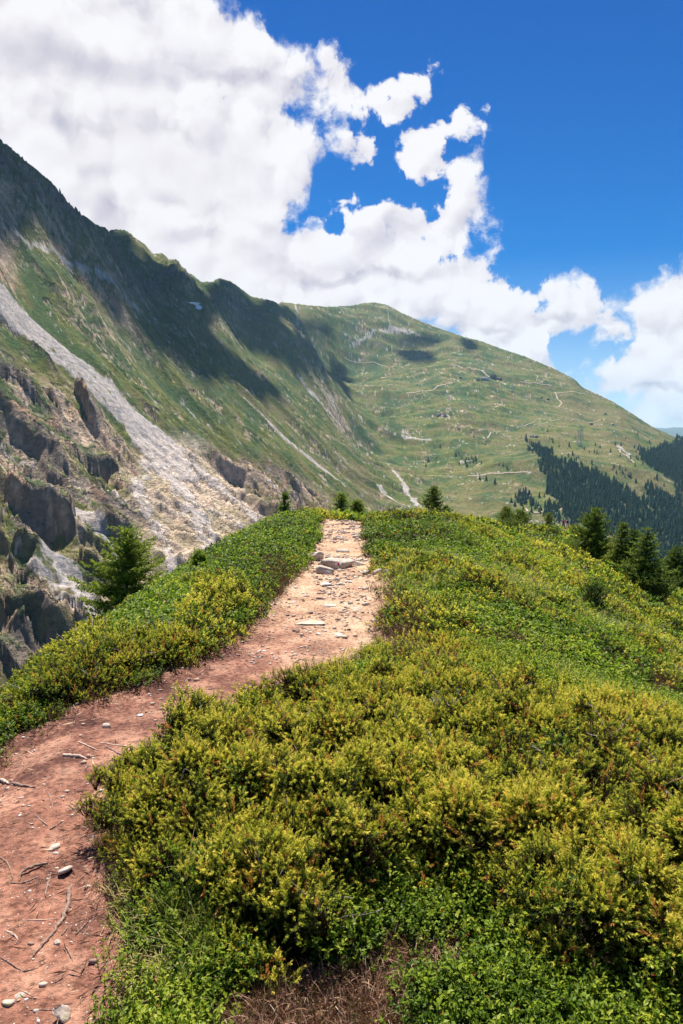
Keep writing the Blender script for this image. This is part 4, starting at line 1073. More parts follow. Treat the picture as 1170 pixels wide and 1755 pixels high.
def rock_mesh(seed, sx, sy, sz, sub=ICO2, cut=13, lichen=0.0):
    r = np.random.default_rng(seed); V, F = sub; V = V.copy()
    for k in range(cut):                                   # knock flat faces off a ball
        d = unit(r.normal(size=3)); lim = 0.34 + 0.36 * r.random()
        p = V @ d; over = np.clip(p - lim, 0, None); V = V - over[:, None] * d * 0.98
    V = V * (1 + 0.025 * r.normal(size=(len(V), 1)))
    V[:, 2] = np.where(V[:, 2] < -0.5, -0.5, V[:, 2])
    V = V / np.abs(V).max(0) * np.array([sx, sy, sz]) 
    return mesh_np('stone', V, F=F, attrs={'tone': ('POINT', np.full(len(V), lichen))})
def stone(u, v, wpx, label, flat=0.5, mat=None, sub=ICO2, seed=None, lichen=0.0, rz=None, sink=0.35, depth=0.8, group=None, tilt=0.0, at=None):
    p = hit_near(u, v) if at is None else np.array(at)
    dist = math.hypot(p[1], CAMZ - p[2]); w = wpx / FPX * dist * 0.56
    sd_ = int(u * 7 + v) if seed is None else seed
    me = rock_mesh(sd_, w, w * depth, w * flat, sub, lichen=lichen)
    o = link('stone', me, [mat or M_stone], label=label, category='stone')
    o.location = (p[0], p[1], p[2] + w * flat * (0.5 - sink)); r = random.Random(sd_)
    o.rotation_euler = (tilt + r.uniform(-.12, .12), r.uniform(-.12, .12), r.uniform(-.5, .5) if rz is None else rz)
    if group: o['group'] = group
    return o
stone(111, 1744, 32, 'pale angular stone at the bottom edge of the path beside straw litter', 0.75, sub=ICO3, lichen=0.5, sink=0.2)
stone(109, 1496, 27, 'pale wedge shaped stone beside the upper end of the long root', 0.55, sink=0.2)
stone(35, 1709, 19, 'flat greenish stone in the near path, upper one of the pair', 0.4, lichen=1.0)
stone(11, 1723, 21, 'flat greenish stone at the frame edge, lower one of the pair', 0.4, lichen=1.0)
stone(99, 1619, 11, 'small pointed tan stone below the bend of the long root', 0.7)
stone(62, 1737, 9, 'small whitish stone left of the bottom angular stone', 0.6, M_qstone)
stone(46, 1715, 7, 'tiny white stone touching the flat greenish stone', 0.6, M_qstone)
for u, v, w in ((122,1616,6),(113,1583,5),(51,1528,6),(86,1538,5),(98,1488,6),(73,1584,4),(86,1587,5),(30,1540,4),(57,1645,5),(118,1690,5),(60,1712,5),(35,1395,5),(75,1345,5),(110,1322,4),(50,1382,6),(160,1300,6),(14,1590,4),(28,1620,5),(80,1660,4),(96,1463,9),(20,1340,5),(150,1345,5)):
    stone(u, v, w, 'pebble lying loose on the reddish near part of the path', 0.6, M_qstone if (u + v) % 2 else M_stone, ICO1, group='pebbles on the near path')
mk = stone(582, 972, 60, 'large slab with the red and white trail blaze at the right of the path', 0.42, None, ICO3, 12, 0.35, 0.25, 0.30, 0.7)
stone(562, 983, 42, 'tilted slab leaning against the blazed slab, on its near left', 0.42, None, ICO3, lichen=0.3, rz=-0.5, sink=0.2, depth=0.55, tilt=0.35)
stone(554, 972, 17, 'round upright stone at the left end of the blazed slab', 0.9, sink=0.1)
stone(536, 957, 34, 'rounded grey pink boulder sunk in the path left of the blazed slab', 0.55, None, ICO3)
stone(519, 953, 20, 'squat pink stone in the row across the path, second from the left', 0.7)
stone(502, 949, 15, 'rust stained stone at the left end of the row across the path', 0.6, M_rstone)
stone(498, 959, 14, 'low cream stone below the rust stained stone', 0.35)
stone(564, 957, 13, 'dark sided flat stone between the boulder and the blazed slab', 0.5, M_dstone)
stone(588, 946, 22, 'low grey brown hump of rock in the path above the blaze', 0.35, M_stone)
stone(617, 961, 20, 'long flat cream stone above right of the blazed slab', 0.3)
stone(612, 968, 40, 'broad lichen covered slab right behind the blazed slab', 0.28, None, ICO3, lichen=0.9)
stone(636, 955, 13, 'small pale block beside the low shrubs right of the path', 0.5)
stone(627, 985, 20, 'pale block beside the tuft right of the blazed slab', 0.55)
stone(648, 982, 22, 'pale sharp stone next to the dark stone at the path edge', 0.55)
stone(668, 983, 24, 'dark grey rough stone at the right edge of the path', 0.5, M_dstone, ICO3)
stone(557, 1003, 28, 'flat white stone below the blazed slab', 0.28, M_qstone, ICO3)
stone(576, 995, 12, 'small round tan stone above the flat white stone', 0.8)
stone(584, 1002, 14, 'cream stone to the right of the flat white stone', 0.5)
stone(600, 999, 8, 'small white block right of the cream stone', 0.7, M_qstone)
stone(525, 1022, 12, 'flat dark edged stone alone in the left of the path', 0.4)
stone(506, 1007, 10, 'small flat white stone by the left bank of the path', 0.35, M_qstone)
stone(502, 1033, 14, 'flat cream stone at the foot of the left bank', 0.3)
stone(566, 1039, 24, 'long low slab with a tuft at its right end', 0.16, None, ICO3)
stone(608, 1043, 20, 'low cream slab, left of the two near the right edge', 0.18, None, ICO3)
stone(627, 1037, 17, 'low cream slab, right of the two near the right edge', 0.4)
stone(578, 1023, 11, 'small cream stone halfway between the white stone and the long slab', 0.4)
stone(639, 1066, 11, 'white stone at the right edge of the path', 0.5, M_qstone)
stone(532, 1068, 56, 'broad greenish slab worn flush with the path', 0.10, None, ICO3, lichen=1.0, sink=0.62)
stone(583, 1088, 28, 'broad cream slab worn flush with the path', 0.10, None, ICO3, sink=0.65)
stone(546, 1087, 12, 'small white stone below the greenish flush slab', 0.35, M_qstone)
stone(658, 898, 15, 'pale stone on the crest just right of the path end', 0.5, M_qstone)
stone(637, 892, 10, 'small pale stone at the right corner of the path end', 0.6)
stone(703, 896, 9, 'small pale stone on the crest, leftmost before the spruce', 0.6)
stone(721, 896, 18, 'flat pale stone on the crest below the spruce', 0.35, M_qstone)
stone(716, 908, 10, 'low pale stone below the flat one near the spruce', 0.4)
stone(746, 898, 20, 'flat orange brown stone on the crest right of the spruce', 0.25, M_rstone)
stone(848, 894, 16, 'white rock beside the far turn of the path', 0.6, M_qstone)
stone(917, 905, 15, 'rust red and white rock between the twin pines and the young larch', 0.5, M_rstone)
stone(949, 938, 17, 'grey rock in the shrubs left of the round pine', 0.5)
stone(933, 922, 8, 'small white rock on the slope below the young larch', 0.5, M_qstone)
stone(1116, 1106, 30, 'pale elongated rock in the shrubs at the right of the slope', 0.4, None, ICO3, rz=-0.7)
stone(1166, 1001, 16, 'whitish boulder at the right frame edge beyond the spruces', 0.7, M_qstone)
stone(1146, 985, 8, 'small whitish boulder left of the frame edge boulder', 0.7, M_qstone)
stone(547, 1166, 11, 'small pale stone in the path bend', 0.35, M_qstone)
stone(516, 1188, 12, 'flat pale stone where the path bends left', 0.3, M_qstone)
stone(470, 1130, 8, 'small white stone left of the path bend', 0.4, M_qstone)
stone(432, 1133, 8, 'small pale stone by the left bank grass', 0.5)
stone(690, 1067, 6, 'tiny white stone right of the path among red heath', 0.5, M_qstone)
stone(848, 1010, 7, 'tiny pale stone in the middle of the right slope', 0.5, M_qstone)
# loose gravel over the whole path: rubble nobody could count
n_ = 6500; yy = 1.9 + 13 * rng.random(n_) ** 0.8; xx = np.interp(yy, [p[1] for p in PATH], [p[0] for p in PATH]) + rng.normal(size=n_) * 0.42 + (yy > 6) * 0.12
wd = 0.004 + 0.010 * rng.random(n_) ** 2.5 + 0.012 * (rng.random(n_) < 0.03)
keepg = (fbm(xx * 1.6, yy * 1.6, 3, 0.6, 460) > -0.12 + 0.25 * rng.random(n_)) & (path_field(xx, yy) < 0.06 + 0.25 * rng.random(n_)) & ((yy > 5.0) | (rng.random(n_) < 0.35)); xx, yy, wd = xx[keepg], yy[keepg], wd[keepg] * (0.8 + yy[keepg] * 0.13); n_ = len(xx)
V0, F0 = ICO1[0], ICO1[1]
VV = V0[None] * (1 + 0.18 * rng.normal(size=(n_, len(V0), 1))) * (wd[:, None] * np.stack([np.ones(n_), 0.5 + 0.5 * rng.random(n_), 0.3 + 0.35 * rng.random(n_)], 1))[:, None]
aa = rng.random(n_) * 6.28; ca, sa = np.cos(aa)[:, None], np.sin(aa)[:, None]
VX = VV[..., 0] * ca - VV[..., 1] * sa + xx[:, None]; VY = VV[..., 0] * sa + VV[..., 1] * ca + yy[:, None]; VZ = VV[..., 2] + (ground_z(xx, yy) + wd * 0.15)[:, None]
VV = np.stack([VX, VY, VZ], -1).reshape(-1, 3); FF_ = (F0[None] + (np.arange(n_) * len(V0))[:, None, None]).reshape(-1, 3)
m, n, b = material('gravel'); ag = n.new('ShaderNodeAttribute', attribute_name='tone')
n.put(b.inputs['Base Color'], n.ramp(ag.outputs['Fac'], [(0.0, (0.22, 0.14, 0.11)), (0.4, (0.42, 0.29, 0.22)), (0.75, (0.58, 0.46, 0.36)), (1.0, (0.75, 0.70, 0.63))]))
link('gravel', mesh_np('gravel', VV, F=FF_, attrs={'tone': ('POINT', np.repeat(rng.random(n_), len(V0)))}), [m], kind='stuff')

# the painted blaze: white, red, white
def drape_patch(parent, u0, u1, v0, v1, name, mat):
    dg = bpy.context.evaluated_depsgraph_get()
    Mw = parent.matrix_basis.inverted()
    g_ = []
    for v in np.linspace(v0, v1, 5):
        for u in np.linspace(u0, u1, 5):
            d = Vector(pix_dir(u, v)); o_ = Vector((0, 0, CAMZ))
            ok, loc, nor, fi = parent.ray_cast(Mw @ o_, (Mw.to_3x3() @ d).normalized())
            g_.append((loc + nor * 0.0025) if ok else None)
    if any(x is None for x in g_): print('patch misses', name); g_ = [x if x is not None else next(y for y in g_ if y is not None) for x in g_]
    q = [(r_ * 5 + c_, r_ * 5 + c_ + 1, r_ * 5 + c_ + 6, r_ * 5 + c_ + 5) for r_ in range(4) for c_ in range(4)]
    me = mesh_np(name, [tuple(x) for x in g_], quads=np.array(q)); link(name, me, [mat], parent=parent)
m, n, b = material('white_paint'); b.inputs['Base Color'].default_value = (0.82, 0.80, 0.77, 1); b.inputs['Roughness'].default_value = 0.6; M_wp = m
m, n, b = material('red_paint'); b.inputs['Base Color'].default_value = (0.72, 0.05, 0.04, 1); b.inputs['Roughness'].default_value = 0.6; M_rp = m

# ------------------------------------------------------------------ roots, chips of wood, dead branches
m, n, b = material('weathered_wood'); tcn = n.new('ShaderNodeTexCoord')
s1 = n.noise(n.vec('MULTIPLY', tcn.outputs['Object'], (30, 30, 8)), 3, 5, 0.65)
n.put(b.inputs['Base Color'], n.ramp(s1, [(0.3, (0.11, 0.06, 0.045)), (0.5, (0.25, 0.16, 0.12)), (0.68, (0.42, 0.30, 0.24))]))
bp = n.new('ShaderNodeBump'); bp.inputs['Distance'].default_value = 0.004; n.put(bp.inputs['Height'], s1); n.l.new(bp.outputs[0], b.inputs['Normal']); M_root = m
m, n, b = material('bleached_wood'); tcn = n.new('ShaderNodeTexCoord')
n.put(b.inputs['Base Color'], n.ramp(n.noise(tcn.outputs['Object'], 40, 4, 0.6), [(0.35, (0.38, 0.25, 0.18)), (0.6, (0.62, 0.46, 0.36))])); M_pale = m
def tube(pts, rad, sides=7, jag=0.12, seed=0):
    pts = np.asarray(pts, float); r = np.random.default_rng(seed)
    seg = np.linalg.norm(np.diff(pts, axis=0), axis=1); L = np.concatenate([[0], np.cumsum(seg)]); n_ = max(6, len(pts) * 4)
    t = np.linspace(0, L[-1], n_); P_ = np.stack([np.interp(t, L, pts[:, k]) for k in range(3)], 1)
    for _ in range(2): P_[1:-1] = (P_[:-2] + 2 * P_[1:-1] + P_[2:]) / 4
    P_[1:-1] += r.normal(size=(n_ - 2, 3)) * rad * 0.25
    rr = np.interp(np.linspace(0, 1, n_), np.linspace(0, 1, 5), [rad * .8, rad, rad * .9, rad * .7, rad * .3]) * (1 + jag * r.normal(size=n_))
    T = np.gradient(P_, axis=0); T = unit(T); S_ = unit(np.cross(T, [0, 0, 1.0])); U = np.cross(S_, T)
    a = np.linspace(0, 2 * np.pi, sides, endpoint=False)
    V = P_[:, None] + (S_[:, None] * np.cos(a)[None, :, None] + U[:, None] * np.sin(a)[None, :, None]) * rr[:, None, None]
    V = V.reshape(-1, 3); q = []
    for i in range(n_ - 1):
        for k in range(sides): q.append((i * sides + k, i * sides + (k + 1) % sides, (i + 1) * sides + (k + 1) % sides, (i + 1) * sides + k))
    V = np.vstack([V, P_[0], P_[-1]]); c0 = n_ * sides
    F = [(c0, (k + 1) % sides, k) for k in range(sides)] + [(c0 + 1, (n_ - 1) * sides + k, (n_ - 1) * sides + (k + 1) % sides) for k in range(sides)]
    return V, np.array(F), np.array(q)
def root(px, wpx, label, mat=None, name='root', cat='root', lift=0.4, group=None, arch=0.0):
    P_ = np.array([hit_near(u, v) for u, v in px]); dist = math.hypot(P_[0][1], CAMZ); rad = wpx / FPX * dist / 2
    P_[:, 2] = ground_z(P_[:, 0], P_[:, 1]) + rad * lift + arch * np.sin(np.linspace(0, np.pi, len(P_)))
    V, F, q = tube(P_, rad, seed=int(px[0][0] * 3 + px[0][1]))
    c = V.mean(0); o = link(name, mesh_np(name, V - c, F=F, quads=q, smooth=True), [mat or M_root], label=label, category=cat); o.location = c
    if group: o['group'] = group
    return o
root([(119,1526),(117,1550),(107,1575),(95,1598),(80,1614),(67,1626),(57,1644)], 7.5, 'long thick brown root curving across the near path')
root([(88,1498),(84,1508),(80,1522),(78,1540)], 4.5, 'short upright brown root above the bend of the long root')
root([(82,1483),(66,1487),(50,1495),(35,1501),(33,1514)], 5, 'dark hooked root arching over the soil left of the wedge stone', arch=0.012)
root([(18,1516),(36,1517),(52,1512),(68,1504)], 3.6, 'reddish root lying below the dark hooked root')
root([(0,1470),(12,1480),(19,1496),(22,1508)], 3, 'thin curved root at the left frame edge')
root([(0,1643),(18,1652),(40,1669),(50,1664),(66,1661)], 3, 'thin forked root near the left frame edge below the long root')
root([(38,1580),(70,1578),(98,1576)], 2.2, 'pale straight rootlet pointing at the long root', M_pale)
root([(112,1626),(120,1636),(124,1648)], 3, 'short pale root stub below the pointed tan stone')
root([(106,1604),(112,1596),(115,1590)], 3, 'dark stub of root right beside the long root')
root([(130,1604),(140,1592),(152,1582)], 3.4, 'dark bent stick under the shrubs by the long root', None, 'stick', 'stick')
root([(50,1733),(75,1732),(95,1733)], 2.4, 'reddish twig next to the bottom angular stone', None, 'twig', 'twig')
root([(12,1596),(22,1603),(32,1613)], 3, 'orange chip of wood in the middle of the near path', M_pale, 'wood_chip', 'wood chip')
root([(108,1297),(130,1298),(150,1303)], 7, 'pale broken stick lying below the left shrubs', M_pale, 'stick', 'stick')
root([(150,1299),(161,1297)], 6, 'pale wood chip at the right end of the broken stick', M_pale, 'wood_chip', 'wood chip')
root([(0,1338),(16,1345)], 6, 'pale stick end entering at the left frame edge', M_pale, 'stick', 'stick')
root([(20,1344),(40,1349),(60,1350)], 6, 'grey weathered stick beside the left frame edge', M_root, 'stick', 'stick')
root([(171,1274),(205,1279),(248,1286)], 3, 'thin pale root crossing toward the juniper', M_pale)
root([(135,1273),(150,1281),(170,1289)], 3, 'pale twig on the dark soil below the left shrubs', M_pale, 'twig', 'twig')
root([(180,1280),(200,1290),(218,1300)], 3.4, 'brown root running beside the thin pale root')
root([(118,1380),(126,1388),(135,1398)], 2.6, 'small curved twig in the upper near path', None, 'twig', 'twig')
root([(86,1424),(97,1417),(108,1409)], 3.2, 'dark twig in the upper near path', None, 'twig', 'twig')
root([(60,1398),(72,1408),(82,1418)], 2.4, 'reddish twig beside the dark twig', None, 'twig', 'twig')
root([(82,1360),(90,1380),(88,1400)], 2.2, 'faint root running down the upper near path')
root([(506,1136),(513,1130),(521,1132)], 3, 'dark bent twig in the path bend', None, 'twig', 'twig')
root([(757,993),(770,1000),(784,1011)], 4.5, 'pale dead branch on the slope right of the blazed slab', M_pale, 'dead_branch', 'branch', lift=6)
root([(721,950),(725,956),(727,961)], 3, 'short pale dead branch above the long one', M_pale, 'dead_branch', 'branch', lift=6)
root([(832,925),(842,928),(852,934)], 4.5, 'bleached dead branch below the twin pines', M_pale, 'dead_branch', 'branch', lift=3)
root([(804,902),(808,906),(826,917)], 3, 'thin bleached branch at the crest left of the twin pines', M_pale, 'dead_branch', 'branch', lift=3)

# ------------------------------------------------------------------ trees on the ridge
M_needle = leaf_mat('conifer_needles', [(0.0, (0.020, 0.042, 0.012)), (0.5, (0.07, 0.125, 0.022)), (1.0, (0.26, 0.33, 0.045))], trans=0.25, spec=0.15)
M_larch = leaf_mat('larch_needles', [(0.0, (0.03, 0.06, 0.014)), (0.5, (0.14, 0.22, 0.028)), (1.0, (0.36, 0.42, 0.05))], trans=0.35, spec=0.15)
m, n, b = material('bark'); tcn = n.new('ShaderNodeTexCoord')
n.put(b.inputs['Base Color'], n.ramp(n.noise(tcn.outputs['Object'], 25, 4, 0.6), [(0.35, (0.06, 0.045, 0.035)), (0.6, (0.17, 0.13, 0.11))])); M_trunk = m
def trunk_mesh(H, r0, lean=0.03):
    k = 9; t = np.linspace(0, 1, k); P_ = np.stack([lean * H * t ** 2, 0.02 * H * np.sin(t * 5), t * H - 0.25 * (1 - t)], 1)
    rr = r0 * (1 - t) ** 0.9 + 0.004; a = np.linspace(0, 2 * np.pi, 8, endpoint=False)
    V = (P_[:, None] + np.stack([np.cos(a), np.sin(a), a * 0], 1)[None] * rr[:, None, None]).reshape(-1, 3)
    q = np.array([(i * 8 + j, i * 8 + (j + 1) % 8, (i + 1) * 8 + (j + 1) % 8, (i + 1) * 8 + j) for i in range(k - 1) for j in range(8)])
    return mesh_np('trunk', V, quads=q, smooth=True), lambda z: np.array([lean * H * (z / H) ** 2, 0.02 * H * math.sin(z / H * 5), z])
def conifer(base, H, Rm, kind, label, cat='tree', name='conifer', seed=0, group=None):
    global rng
    keep_rng = rng; rng = np.random.default_rng(seed + 1000)
    root_ = bpy.data.objects.new(name, None); COL.objects.link(root_); root_.location = base; root_['label'] = label; root_['category'] = cat
    if group: root_['group'] = group
    tm, ax = trunk_mesh(H, 0.022 * H + 0.01, 0.02 + 0.04 * rng.random()); link('trunk', tm, [M_trunk], parent=root_)
    needle = {'spruce': M_needle, 'larch': M_larch, 'pine': M_needle, 'scrub': M_needle}[kind]
    bP, bQ, pos, dr, tn_ = [], [], [], [], []
    nl = 0.030 + 0.012 * H
    dens = {'spruce': 1.9, 'larch': 1.7, 'pine': 2.6, 'scrub': 1.5}[kind]
    z = 0.05 * H if kind != 'larch' else 0.03 * H
    while z < 0.97 * H:
        f = z / H
        if kind == 'pine': Rl = Rm * (math.sin(math.pi * min(1, (f * 0.78 + 0.22))) ** 0.6) * (1.12 - 0.55 * f)
        elif kind == 'larch': Rl = Rm * (1 - f) ** 0.75 * (0.45 + 0.55 * min(1, f * 4)) + 0.03
        else: Rl = Rm * (1 - f) ** 0.85 * (0.6 + 0.4 * min(1, f * 6)) + 0.03
        nb_ = int(rng.integers(4, 8))
        a0_ = rng.random() * 6.28
        for k in range(nb_):
            a = a0_ + k * 6.28 / nb_ + rng.normal() * 0.25; L = Rl * (0.65 + 0.5 * rng.random())
            if rng.random() < 0.08: L *= 1.25
            rise = {'spruce': 0.12 - 0.25 * (1 - f), 'larch': 0.20 + 0.35 * f, 'pine': 0.35 + 0.2 * f, 'scrub': 1.3}[kind] + rng.normal() * 0.12
            m_ = max(4, int(L / 0.045)); t = np.linspace(0.04, 1, m_)
            up = rise * t + (0.25 if kind != 'larch' else 0.15) * t ** 2
            P_ = ax(z)[None] + np.stack([np.cos(a) * L * t, np.sin(a) * L * t, up * L * 0.8], 1); P_ += rng.normal(size=P_.shape) * 0.012
            bP.append(P_[:-1]); bQ.append(P_[1:])
            D_ = unit(np.gradient(P_, axis=0)); side = unit(np.cross(D_, [0, 0, 1.0]))
            for i in range(m_):
                if t[i] < 0.15 and kind in ('pine', 'scrub'): continue
                tw = L * 0.36 * (1 - t[i] * 0.75) * (0.5 + 0.8 * rng.random())     # side twigs
                for sg in (-1, 1, 0):
                    d = D_[i] * 0.75 + side[i] * sg * 0.8 + np.array([0, 0, 0.15 if kind != 'pine' else 0.7]) + rng.normal(size=3) * 0.15
                    d = d / np.linalg.norm(d); ln = tw if sg else 0.06
                    q_ = max(2, int(ln / 0.020 * dens))
                    tt = np.linspace(0, 1, q_)
                    pos.append(P_[i][None] + d[None] * (ln * tt)[:, None]); dr.append(np.tile(d, (q_, 1)) + rng.normal(size=(q_, 3)) * 0.55)
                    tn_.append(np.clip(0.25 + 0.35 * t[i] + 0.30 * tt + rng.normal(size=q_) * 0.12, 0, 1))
        z += H * {'spruce': 0.042, 'larch': 0.050, 'pine': 0.045, 'scrub': 0.09}[kind] * (0.7 + 0.6 * rng.random())
    pos = np.concatenate(pos); dr = np.concatenate(dr); tn_ = np.concatenate(tn_)
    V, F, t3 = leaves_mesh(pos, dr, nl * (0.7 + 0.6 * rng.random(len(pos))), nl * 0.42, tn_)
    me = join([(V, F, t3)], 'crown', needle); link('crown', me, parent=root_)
    P0, P1 = np.concatenate(bP), np.concatenate(bQ)
    V, F, t3 = stems_mesh(P0, P1, 0.006 if H > 1.4 else 0.004, 0.2); me = mesh_np('branches', V, quads=F, attrs={'tone': ('POINT', t3)})
    bo = link('branches', me, [M_bark], parent=root_); bo['kind'] = 'stuff'
    rng = keep_rng
    return len(pos)
def tree_at(u, v, vtop, hw, kind, label, name, seed, Y=None, **k):
    if Y is None: p = hit_near(u, v)
    else:
        q = pix_at(u, v, Y); p = np.array([q[0], Y, float(ground_z(q[0], Y))])
    top = pix_at(u, vtop, p[1])[2]; H = top - p[2]; Rm = hw / FPX * p[1] * (1.45 if kind == 'larch' else 1.25)
    c = conifer(tuple(p), H, Rm, kind, label, name=name, seed=seed, **k); print(name, np.round(p, 2), 'H', round(H, 2), 'R', round(Rm, 2), c)
tree_at(215, 1050, 903, 66, 'larch', 'young green larch rising behind the left edge of the ridge', 'larch_tree', 1, Y=14.0)
tree_at(485, 888, 843, 13, 'larch', 'scraggly thin larch at the left end of the crest', 'larch_tree', 2, Y=19)
tree_at(583, 890, 848, 17, 'larch', 'taller of the two small larches behind the path end', 'larch_tree', 3, Y=18.5)
tree_at(611, 890, 860, 13, 'larch', 'shorter of the two small larches behind the path end', 'larch_tree', 4, Y=18)
tree_at(741, 893, 832, 29, 'spruce', 'small dense spruce standing on the crest right of the path', 'spruce_tree', 5, Y=24)
tree_at(763, 895, 868, 8, 'spruce', 'thin spruce sapling touching the crest spruce on its right', 'spruce_tree', 6, Y=24.5)
tree_at(866, 908, 869, 14, 'pine', 'left one of the twin dark pine bushes on the crest', 'pine_tree', 7, Y=26)
tree_at(890, 918, 876, 16, 'pine', 'right one of the twin dark pine bushes on the crest', 'pine_tree', 8, Y=25.5)
tree_at(877, 925, 902, 20, 'scrub', 'low dark scrub at the foot of the twin pine bushes', 'pine_shrub', 9, cat='shrub')
tree_at(938, 918, 880, 10, 'larch', 'light green young larch left of the two hikers', 'larch_tree', 10, Y=32)
tree_at(947, 927, 910, 11, 'scrub', 'low green bush at the foot of the light green larch', 'pine_shrub', 11, cat='shrub')
tree_at(978, 955, 936, 16, 'scrub', 'dark bush between the larch and the round pine', 'pine_shrub', 12, cat='shrub')
tree_at(1013, 968, 871, 28, 'pine', 'big rounded dark pine right of the hikers', 'pine_tree', 13)
tree_at(1062, 985, 895, 28, 'spruce', 'spruce with light green branch tips behind the tallest one', 'spruce_tree', 14)
tree_at(1080, 1000, 905, 22, 'spruce', 'narrow spruce squeezed between its two larger neighbours', 'spruce_tree', 15)
tree_at(1102, 1025, 903, 44, 'spruce', 'tallest wide spruce of the group on the right', 'spruce_tree', 16)
tree_at(1128, 1045, 990, 36, 'scrub', 'spreading dark bush below the tallest spruce', 'pine_shrub', 17, cat='shrub')
tree_at(1155, 985, 936, 26, 'pine', 'rounded pine at the right frame edge beyond the spruces', 'pine_tree', 18, Y=32)
tree_at(1018, 1048, 1008, 20, 'scrub', 'isolated clump of dark upright dwarf pine shoots on the right slope', 'pine_shrub', 19, cat='shrub')
tree_at(340, 962, 950, 3, 'larch', 'tiny conifer seedling peeking over the left ridge edge', 'larch_tree', 20, Y=9.6)

# ------------------------------------------------------------------ the hikers on the lower path
m, n, b = material('skin'); b.inputs['Base Color'].default_value = (0.55, 0.33, 0.24, 1); M_skin = m
def cloth(name, c):
    m, n, b = material(name); tcn = n.new('ShaderNodeTexCoord')
    s_ = n.noise(tcn.outputs['Object'], 9, 4, 0.6)
    n.put(b.inputs['Base Color'], n.mix(n.mapr(s_, 0.3, 0.7, 0, 0.35), c, tuple(x * 0.6 for x in c))); return m
M_pink, M_whitec, M_beige, M_navy, M_black, M_hair = cloth('pink_cloth', (0.60, 0.20, 0.34)), cloth('pale_cloth', (0.66, 0.56, 0.56)), cloth('beige_cloth', (0.62, 0.52, 0.46)), cloth('navy_cloth', (0.03, 0.035, 0.08)), cloth('black_cloth', (0.02, 0.02, 0.025)), cloth('dark_hair', (0.05, 0.025, 0.02))
def skin_mesh(name, verts, edges, radii_, mat, parent, sub=2, rootv=0):
    me = bpy.data.meshes.new(name); me.from_pydata(verts, edges, []); o = link(name, me, [mat], parent=parent)
    sk = o.modifiers.new('skin', 'SKIN'); sk.use_smooth_shade = True
    for i, r_ in enumerate(radii_): me.skin_vertices[0].data[i].radius = (r_, r_) if not isinstance(r_, tuple) else r_
    me.skin_vertices[0].data[rootv].use_root = True
    s_ = o.modifiers.new('sub', 'SUBSURF'); s_.levels = sub; s_.render_levels = sub
    return o
def person(p, facing, h, label, top, trou, pack, step):
    e = bpy.data.objects.new('person', None); COL.objects.link(e); e.location = p; e.rotation_euler = (0, 0, facing); e['label'] = label; e['category'] = 'person'; e['group'] = 'hikers walking away'
    s = h / 1.75
    # +Y is forward
    bv = [(0, 0, .95), (0, 0, 1.15), (0, .0, 1.38), (0, .01, 1.47), (0, .03, 1.53), (0, .03, 1.66), (0, .02, 1.73),
          (-.10, 0, .90), (-.11, .16 * step, .50), (-.11, .12 * step, .09), (-.11, .12 * step + .13, .04), (.10, 0, .90), (.11, -.12 * step, .50), (.11, -.28 * step, .13), (.11, -.28 * step + .12, .05),
          (-.19, 0, 1.41), (-.25, -.06, 1.16), (-.23, .10, .96), (-.22, .15, .88), (.19, 0, 1.41), (.25, .04, 1.16), (.22, .20, 1.02), (.20, .26, .97)]
    be = [(0, 1), (1, 2), (2, 3), (3, 4), (4, 5), (5, 6), (0, 7), (7, 8), (8, 9), (9, 10), (0, 11), (11, 12), (12, 13), (13, 14), (2, 15), (15, 16), (16, 17), (17, 18), (2, 19), (19, 20), (20, 21), (21, 22)]
    br = [.13, .12, .14, .055, .06, .095, .06, .09, .06, .04, .035, .09, .06, .04, .035, .055, .042, .032, .035, .055, .042, .032, .035]
    skin_mesh('body', [tuple(c * s for c in v) for v in bv], be, [r_ * s for r_ in br], M_skin, e)
    tv = [0, 1, 2, 15, 16, 17, 19, 20, 21]; mp = {v: i for i, v in enumerate(tv)}
    te = [(mp[a], mp[b_]) for a, b_ in be if a in mp and b_ in mp]
    skin_mesh('shirt', [tuple(c * s for c in bv[v]) for v in tv], te, [r_ * s for r_ in (.15, .145, .16, .068, .055, .045, .068, .055, .045)], top, e)
    tv = [0, 7, 8, 9, 11, 12, 13]; mp = {v: i for i, v in enumerate(tv)}
    te = [(mp[a], mp[b_]) for a, b_ in be if a in mp and b_ in mp]
    skin_mesh('trousers', [tuple(c * s for c in bv[v]) for v in tv], te, [r_ * s for r_ in (.15, .105, .078, .06, .105, .078, .06)], trou, e)
    skin_mesh('hair', [(0, .0, 1.66 * s), (0, -.01, 1.72 * s), (0, 0, 1.76 * s)], [(0, 1), (1, 2)], [.095 * s, .10 * s, .05 * s], M_hair, e)
    for q in ((-.11, .12 * step), (.11, -.28 * step)):
        skin_mesh('boot', [(q[0] * s, q[1] * s, .10 * s), (q[0] * s, (q[1] + .02) * s, .05 * s), (q[0] * s, (q[1] + .17) * s, .04 * s)], [(0, 1), (1, 2)], [.055 * s, .055 * s, .04 * s], M_black, e)
    bp_ = skin_mesh('backpack', [(0, -.20 * s, 1.00 * s), (0, -.24 * s, 1.18 * s), (0, -.20 * s, 1.40 * s)], [(0, 1), (1, 2)], [(.15 * s, .10 * s), (.17 * s, .13 * s), (.13 * s, .09 * s)], pack, e)
    for sg in (-1, 1):
        skin_mesh('strap', [(sg * .10 * s, -.15 * s, 1.43 * s), (sg * .11 * s, 0, 1.50 * s), (sg * .12 * s, .14 * s, 1.38 * s), (sg * .12 * s, .12 * s, 1.15 * s)], [(0, 1), (1, 2), (2, 3)], [.02 * s] * 4, pack, e, sub=1)
